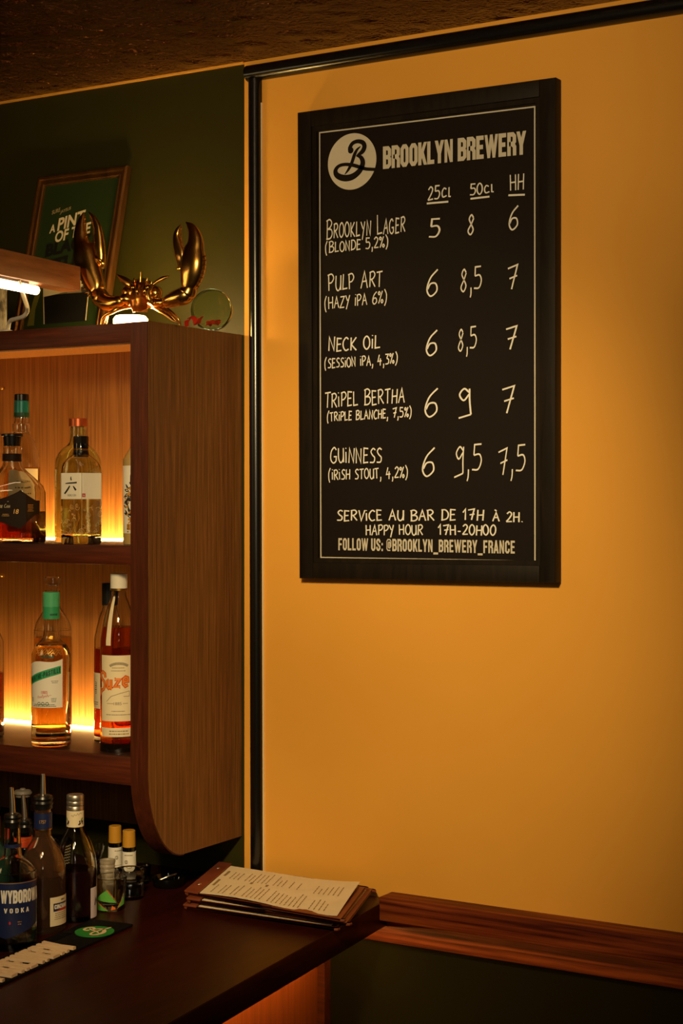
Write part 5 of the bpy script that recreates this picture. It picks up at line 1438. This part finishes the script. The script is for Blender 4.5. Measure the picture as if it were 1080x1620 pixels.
def ptext(shape, p0, p1, hpx, bm):
    a = ppx(*p0); b_ = ppx(*p1); c = ppx(p0[0], p0[1] - hpx)
    x0 = min(v[0] for v in shape[0]); x1 = max(v[0] for v in shape[0]); y0 = min(v[1] for v in shape[0]); y1 = max(v[1] for v in shape[0])
    hh_ = c[1] - a[1]
    put(bm, shape, lambda u, v: fp(a[0] + (b_[0] - a[0]) * (u - x0) / (x1 - x0), a[1] + (b_[1] - a[1]) * (u - x0) / (x1 - x0) + hh_ * (v - y0) / (y1 - y0), 0.0066))
bm = bmesh.new(); ptext(ftext('SURE', 0.02), (82, 340), (95, 335), 6.5, bm); ink('small_lettering', bm, mat('sand_print', (170, 150, 104), 0.6), po, L0)
bm = bmesh.new(); ptext(ftext('JAYSUS', 0.02), (95, 340), (112, 333), 6.5, bm); ink('small_lettering', bm, mat('sand_print', (170, 150, 104), 0.6), po, L0)
bm = bmesh.new(); ptext(ftext('A', 0.03), (78, 370), (87, 367), 13, bm); ptext(ftext('PINT', 0.03), (90.5, 366), (133, 352), 20, bm); ptext(ftext('OF THE', 0.03), (86, 385), (142, 369), 18, bm); ink('cream_lettering', bm, M_labelcream, po, L0)
bm = bmesh.new(); ptext(ftext('BLACK', 0.05), (71, 408), (146, 389), 21, bm); ptext(ftext('STUFF', 0.05), (71, 434), (144, 414), 21, bm); ink('black_lettering', bm, M_black, po, L0)
# pint glass drawn on the poster
def quadp(pts, bm):
    put(bm, ([ppx(*p) for p in pts], [tuple(range(len(pts)))]), lambda u, v: fp(u, v, 0.0066))
bm = bmesh.new(); quadp([(68, 440), (138, 432), (138, 462), (88, 466), (69, 470)], bm); quadp([(68, 440), (69.5, 440), (71, 513), (69, 513)], bm); quadp([(139.5, 462), (141, 462), (136.5, 507), (135, 507)], bm); ink('foam_print', bm, M_labelcream, po, L0)
bm = bmesh.new(); quadp([(69.5, 470), (88, 466), (128, 454), (139.5, 454), (135, 508), (71, 513)], bm); ink('stout_print', bm, M_black, po, L0)
bm = bmesh.new(); quadp([(57, 462), (67, 456), (56, 490), (54, 515), (43, 516), (48, 492)], bm); ink('painted_reflection_stripe', bm, mat('olive_reflection_paint', (112, 112, 42), 0.5), po, L0)  # olive stripe is a diagonal reflection, painted onto the poster as colour

# ---- oak bar lamp
fz0, fz1 = 2.1805, 2.2275
pfar = P(127, 440, Y=-0.262); pnear = CAM + ray(0, 413) * 2.946
dl = Vector((pnear.x - pfar.x, pnear.y - pfar.y, 0)); dl.normalize()
side_ = Vector((-dl.y, dl.x, 0));
if side_.x > 0: side_ = -side_                     # away from the viewer's right
t = thing('bar_lamp', 'oak beam lamp with a glowing tube on a white bent rod, on the cabinet', 'lamp', (P(13, 515, Y=-0.282).x, -0.282, ZT))
L0 = t.location
a0 = Vector((pfar.x, pfar.y, fz0)); a1 = a0 + dl * 0.52
bmw_ = 0.044
obj('beam', prism(bmesh.new(), [a0, a1, a1 + side_ * bmw_, a0 + side_ * bmw_], (0, 0, fz1 - fz0), bev=0.0012), M_beam, t, L0)
ptube = lambda d_, z: a0 + dl * d_ + side_ * (bmw_ * 0.55) + Vector((0, 0, z))
bm = bmesh.new(); sweep(bm, [(*ptube(0.112, -0.0105), 0.0085), (*ptube(0.5, -0.0105), 0.0085)], n=20, smooth=False)
o = obj('light_tube', bm, M_tube, t, L0); o['label'] = 'glowing white tube under the oak beam'
bm = bmesh.new(); c0, c1 = ptube(0.150, -0.004), ptube(0.5, -0.004)
prism(bm, [c0 + side_ * 0.011, c0 - side_ * 0.011, c1 - side_ * 0.011, c1 + side_ * 0.011], (0, 0, 0.0038)); obj('tube_holder', bm, M_white, t, L0)
r0 = P(12.5, 517, Y=-0.280); r1_ = P(16, 508, Y=-0.290); r2 = P(38, 500, Y=-0.33); r3 = P(43.5, 489, Y=-0.345); top_ = a0 + dl * 0.185 + side_ * 0.012
r4 = lerp(r3, top_, 0.5)
bm = bmesh.new(); rr_ = 0.0042
sweep(bm, [(r0.x, r0.y, ZT + 0.0045, rr_), (*r1_, rr_), (*lerp(r1_, r2, 0.5), rr_), (*r2, rr_), (*r3, rr_), (*r4, rr_), (top_.x, top_.y, fz0 + 0.0005, rr_)], n=12)
obj('rod', bm, M_white, t, L0)
bm = bmesh.new(); lathe(bm, [(0, ZT + 0.0003), (0.012, ZT + 0.0003), (0.012, ZT + 0.0035), (0.006, ZT + 0.005), (0, ZT + 0.005)], 24, center=(r0.x, r0.y)); obj('foot', bm, M_white, t, L0)
# ---- grey mottled box, cut by the left edge
xg1 = P(11.5, 480, Y=-0.212).x
t = thing('stone_tile', 'grey mottled tile standing under the lamp, cut by the left edge', 'tile', (xg1 - 0.055, -0.222, ZT))
obj('tile', newbox(-0.055, 0.055, -0.010, 0.010, 0.0005, 0.105, bev=0.0015), M_grey, t)

# ---- puck light under the crab
pc = P(204, 508, Y=-0.175)
t = thing('puck_light', 'small round glowing light under the brass crab', 'light', (pc.x, -0.17, ZT))
obj('housing', lathe(bmesh.new(), [(0, 0.0003), (0.036, 0.0003), (0.036, 0.012), (0.034, 0.013), (0, 0.013)], 40), M_white, t)
obj('diffuser', lathe(bmesh.new(), [(0, 0.0125), (0.0335, 0.0125), (0.0335, 0.024), (0.029, 0.030), (0, 0.032)], 40), M_puck, t)

# ---- brass crab with raised claws
YC = -0.215
def C3(px, py, dy=0.0):
    return P(px, py, Y=YC + dy)
KP = mpx(225, YC)
pc = C3(222, 500)
t = thing('brass_crab', 'polished brass crab figure raising two claws on the cabinet corner', 'figurine', (pc.x, YC, ZT))
L0 = t.location
def cs(seq, n=16, sub=6, flat=1.0, bm=None):
    bm = bm or bmesh.new()
    return sweep(bm, [(*C3(x, y, dy), r * KP, fl) for (x, y, dy, r, fl) in [(s if len(s) == 5 else (*s, flat)) for s in seq]], n=n, sub=sub)
# body: shell with ridges, belly
bm = bmesh.new()
c = C3(225, 465, 0.02); ball(bm, c, 1.0, 28, (23 * KP, 0.040, 24 * KP))
for v in bm.verts:
    d = v.co - c
    v.co += Vector((0, 0, 0.0015 * math.sin(d.x * 420))) if d.z > 0 else Vector()
obj('shell', bm, M_brass, t, L0, sharp=60)
for (x, y, r) in ((205, 463, 13), (246, 464, 11.5)):
    bm = bmesh.new(); ball(bm, C3(x, y, -0.004), r * KP, 18, (1, 1, 1.05)); obj('shoulder', bm, M_brass, t, L0)
bm = bmesh.new(); c2 = C3(223, 478, -0.012)
rows = []
for j in range(13):
    v = j / 12; hw = (15.5 - 3.5 * v + 3 * math.sin(v * math.pi)) * KP; row = []
    for i in range(13):
        u = i / 12 * 2 - 1
        d = 0.020 * (1 - abs(u) ** 2.4) + 0.006 * math.sin(v * math.pi)
        d -= 0.0016 * (1 if abs((v * 3.2 + abs(u) * 0.55 * (1 if v < 0.6 else 0)) % 1.0 - 0.5) > 0.42 else 0)
        row.append(bm.verts.new(c2 + Vector((hw * u, -d, (17 - 34 * v) * KP))))
    rows.append(row)
for a_, b_ in zip(rows, rows[1:]):
    for i in range(12): bm.faces.new((a_[i], a_[i + 1], b_[i + 1], b_[i]))
ring = [rows[0][i] for i in range(13)] + [rows[j][12] for j in range(1, 13)] + [rows[12][i] for i in range(11, -1, -1)] + [rows[j][0] for j in range(11, 0, -1)]
bm.faces.new(ring[::-1])
obj('belly', bm, mat('copper_tinted_brass', (196, 120, 52), 0.34, 1.0), t, L0, sharp=60)
# brow spikes, eyes, mouth plates
for (x, y, x2, y2, r) in ((222, 446, 222.5, 430, 2.4), (213, 446, 212, 439, 3), (232, 446, 233, 439, 3), (239, 450, 240, 446, 3), (205, 450, 204, 446, 3)):
    obj('spike', cs([(x, y, -0.012, r), (lerp(x, x2, .5), lerp(y, y2, .5), -0.013, r * 0.7), (x2, y2, -0.014, 0.5)], n=10), M_brass, t, L0)
for x in (211, 234):
    bm = bmesh.new(); ball(bm, C3(x, 455, -0.026), 4.6 * KP, 14); obj('eye', bm, M_brass, t, L0)
for (seq) in ([(207, 452, -0.022, 3.2), (213, 462, -0.028, 4.2), (210, 474, -0.028, 4.0), (203, 482, -0.022, 2.2)], [(240, 452, -0.022, 3.2), (234, 462, -0.028, 4.2), (236, 474, -0.028, 4.0), (243, 482, -0.022, 2.2)], [(218, 450, -0.026, 2.6), (217, 460, -0.032, 3), (219, 468, -0.03, 1.4)], [(229, 450, -0.026, 2.6), (229, 460, -0.032, 3), (227, 468, -0.03, 1.4)]):
    obj('mouthpart', cs(seq, n=12), M_brass, t, L0)
# antennae blades
obj('antenna', cs([(215, 458, -0.02, 3.0), (203, 448, -0.022, 6.2, .45), (193, 441, -0.022, 5.0, .45), (184, 434, -0.022, 0.6)], n=14, flat=0.45), M_brass, t, L0)
obj('antenna', cs([(236, 456, -0.02, 2.0), (247, 446, -0.02, 2.6, .45), (258, 440, -0.02, 3.2, .45), (268, 437, -0.02, 0.5)], n=14, flat=0.45), M_brass, t, L0)
# arms
def arm(seqs, knobs):
    bm = bmesh.new()
    for s in seqs: cs(s, bm=bm)
    for (x, y, dy, r) in knobs: ball(bm, C3(x, y, dy), r * KP, 12)
    return obj('arm', bm, M_brass, t, L0, sharp=50)
aL = arm([[(212, 472, -0.005, 8), (204, 474, -0.014, 9.5), (197, 473, -0.02, 8.5), (192, 474, -0.02, 7)],
          [(196, 474, -0.02, 6.5), (189, 477, -0.022, 10.5), (178, 480, -0.022, 12.5), (167, 478, -0.02, 13.5), (160, 470, -0.018, 12.5)],
          [(170, 481, -0.02, 8), (160, 472, -0.018, 14.2), (154, 464, -0.016, 13), (152, 460, -0.016, 11)]], [(196, 475, -0.022, 6)])
aR = arm([[(236, 474, -0.005, 7), (246, 479, -0.014, 7.5), (256, 479, -0.018, 7.5), (262, 478, -0.018, 7)],
          [(259, 478, -0.018, 6.5), (266, 477, -0.018, 10.5), (279, 472, -0.018, 13), (291, 468, -0.016, 14), (298, 461, -0.014, 11.5)],
          [(290, 474, -0.016, 8), (296, 464, -0.014, 14), (299, 457, -0.014, 12.5), (299, 452, -0.014, 10)]], [(261, 478, -0.02, 6)])
# claws: broad palm that ends in the fixed finger, and a movable finger
def claw(palm, finger, spines, teeth_f, teeth_p, collar, ar):
    fat = lambda q: [(a_, b_, c_, d_ * 1.18, *e_) for (a_, b_, c_, d_, *e_) in q]
    palm, finger = fat(palm), fat(finger)
    cl = obj('claw', cs(palm, n=20, sub=7), M_brass, t, L0, sharp=60)
    obj('movable_finger', cs(finger, n=16, sub=7), M_brass, t, L0, sharp=60)
    for (pl, nm) in ((teeth_p, 0), (teeth_f, 1)):
        bm = bmesh.new(); pts = catmull(pl, 4)
        for i, (x, y, dy) in enumerate(pts): ball(bm, C3(x, y, dy), (1.5 + 0.5 * (i % 2)) * KP, 8)
        obj('tooth_row', bm, M_brass, t, L0)
    bm = bmesh.new()
    for (x, y, x2, y2) in spines: cs([(x, y, -0.016, 2.4), (lerp(x, x2, .5), lerp(y, y2, .5), -0.017, 1.5), (x2, y2, -0.018, 0.3)], n=8, sub=2, bm=bm)
    obj('spines', bm, M_brass, t, L0)
    obj('finger_joint', cs(collar, n=14), M_brass, t, L0)
claw([(153, 464, -0.016, 10), (151, 452, -0.016, 15, .75), (145, 436, -0.016, 17.5, .75), (139, 418, -0.016, 19, .72), (134, 400, -0.016, 18.5, .7), (128.5, 384, -0.016, 12.5, .7), (127, 366, -0.016, 9.5, .7), (129, 350, -0.015, 6, .7), (132.5, 336, -0.014, 1.2, .8)],
     [(158, 424, -0.006, 7), (158, 410, -0.006, 9.5, .75), (156.5, 394, -0.007, 10.5, .7), (156, 378, -0.008, 8.8, .7), (154, 360, -0.010, 6.4, .7), (148, 345, -0.012, 3.6, .7), (140, 335, -0.013, 0.7, .8)],
     [(131, 444, 126, 442), (133, 448, 128, 448), (135, 452, 130, 453), (137, 456, 132, 458), (139, 461, 134, 464), (142, 466, 138, 470)],
     [(143, 343, -0.014), (147, 354, -0.014), (149, 366, -0.013), (148.5, 378, -0.012), (146, 390, -0.012)], [(134, 342, -0.016), (134.5, 356, -0.018), (136, 370, -0.02), (140, 384, -0.022), (143, 390, -0.02)],
     [(147, 402, -0.018, 2.2), (154, 409, -0.02, 3.2), (161, 414, -0.016, 3.2), (165, 416, -0.008, 2.0)], aL)
claw([(298, 458, -0.014, 9), (301, 446, -0.014, 14.5, .75), (304, 430, -0.014, 18, .72), (306, 414, -0.014, 18.5, .7), (307, 398, -0.014, 15.5, .7), (309, 384, -0.014, 12, .7), (307, 370, -0.014, 9, .7), (302, 359, -0.013, 5.5, .7), (294, 351.5, -0.012, 0.9, .8)],
     [(289, 428, -0.006, 6), (288, 414, -0.006, 8, .75), (286, 402, -0.007, 9.2, .7), (281.5, 388, -0.008, 7.6, .7), (279, 374, -0.009, 5.2, .7), (281, 364, -0.010, 3.4, .7), (286.5, 355, -0.011, 0.7, .8)],
     [(319, 408, 327, 404), (319, 414, 327, 411), (319, 420, 326, 419), (318, 426, 325, 426), (317, 432, 323, 433), (315, 438, 321, 440), (312, 444, 318, 447), (309, 450, 315, 454)],
     [(287, 359, -0.013), (286.5, 370, -0.014), (288, 382, -0.014), (291, 392, -0.014), (295, 398, -0.014)], [(297, 357, -0.014), (299, 368, -0.016), (299.5, 380, -0.018), (298, 390, -0.018), (297, 397, -0.018)],
     [(281, 424, -0.010, 2.0), (287, 422, -0.016, 3.0), (293, 416, -0.02, 3.0), (298, 409, -0.02, 2.0)], aR)
# walking legs down to the cabinet top
def leg(seq):
    pts = [(*C3(x, y, dy), r * KP, 1.0) for (x, y, dy, r) in seq[:-1]]
    x, y, dy, r = seq[-1]; e = C3(x, y, dy); pts.append((e.x, e.y, ZT + 0.0012, r * KP, 1.0))
    obj('leg', sweep(bmesh.new(), pts, n=10, sub=5), M_brass, t, L0)
for i in range(3):
    leg([(206 + i * 2, 484, -0.004, 4), (190 - i * 3, 487 - i * 1.5, -0.022 + i * 0.016, 4.2), (174 - i * 4 + 4, 493 - i, -0.032 + i * 0.022, 3.4), (163 + i * 3, 502, -0.038 + i * 0.026, 2.4), (158 + i * 4, 514, -0.042 + i * 0.028, 1.2)])
    leg([(242 - i * 2, 484, -0.004, 4), (252 + i * 3, 490 - i * 1.5, -0.018 + i * 0.014, 3.8), (264 + i * 4, 498 - i * 1.5, -0.03 + i * 0.02, 3.0), (274 + i * 4, 507 - i, -0.036 + i * 0.024, 2.2), (280 + i * 3, 514, -0.040 + i * 0.028, 1.0)])

# ---- round glass disc on edge
YD = -0.085
pd = P(337, 487, Y=YD); rdsc = 33 * mpx(337, YD)
t = thing('glass_disc', 'round green glass dish standing on edge, right of the brass crab', 'glass dish', (pd.x, YD, ZT), facing(pd.x, YD) + R(-14))
M90 = Matrix.Translation((0, 0, rdsc + 0.0006)) @ Matrix.Rotation(R(90), 4, 'X')
bm = lathe(bmesh.new(), [(0, 0.0), (rdsc * 0.93, 0.0), (rdsc * 0.985, 0.002), (rdsc, 0.006), (rdsc, 0.016), (rdsc * 0.955, 0.016), (rdsc * 0.945, 0.006), (rdsc * 0.92, 0.003), (0, 0.003)], 56)
bmesh.ops.transform(bm, matrix=M90, verts=bm.verts); obj('dish', bm, mat('pale_green_glass', (206, 222, 170), 0.02, 0, 1.0, 1.5), t)
# ---- crumpled red ribbon
rnd = random.Random(3)
pr_ = P(322, 516, Y=-0.13)
t = thing('red_ribbon', 'crumpled red ribbon lying beside the glass dish on the cabinet', 'ribbon', (pr_.x, -0.135, ZT))
bm = bmesh.new()
for q in range(5):
    x = -0.030 + q * 0.013; y = rnd.uniform(-0.02, 0.03); pv = None
    for i in range(9):
        a = Vector((x + i * 0.0035 + rnd.uniform(-.002, .002), y + rnd.uniform(-.004, .004), 0.003 + 0.020 * abs(math.sin(i * 0.5 + q)) * (1 - 0.15 * q)))
        w = Vector((rnd.uniform(-.003, .003), 0.012, rnd.uniform(-.003, .005)))
        cur = (bm.verts.new(a - w * 0.5 + Vector((0, 0, 0.002))), bm.verts.new(a + w * 0.5 + Vector((0, 0, 0.003))))
        if pv: bm.faces.new((pv[0], pv[1], cur[1], cur[0]))
        pv = cur
r = bmesh.ops.solidify(bm, geom=list(bm.faces), thickness=0.0008)
obj('ribbon', bm, mat('red_satin', (176, 34, 22), 0.5), t)
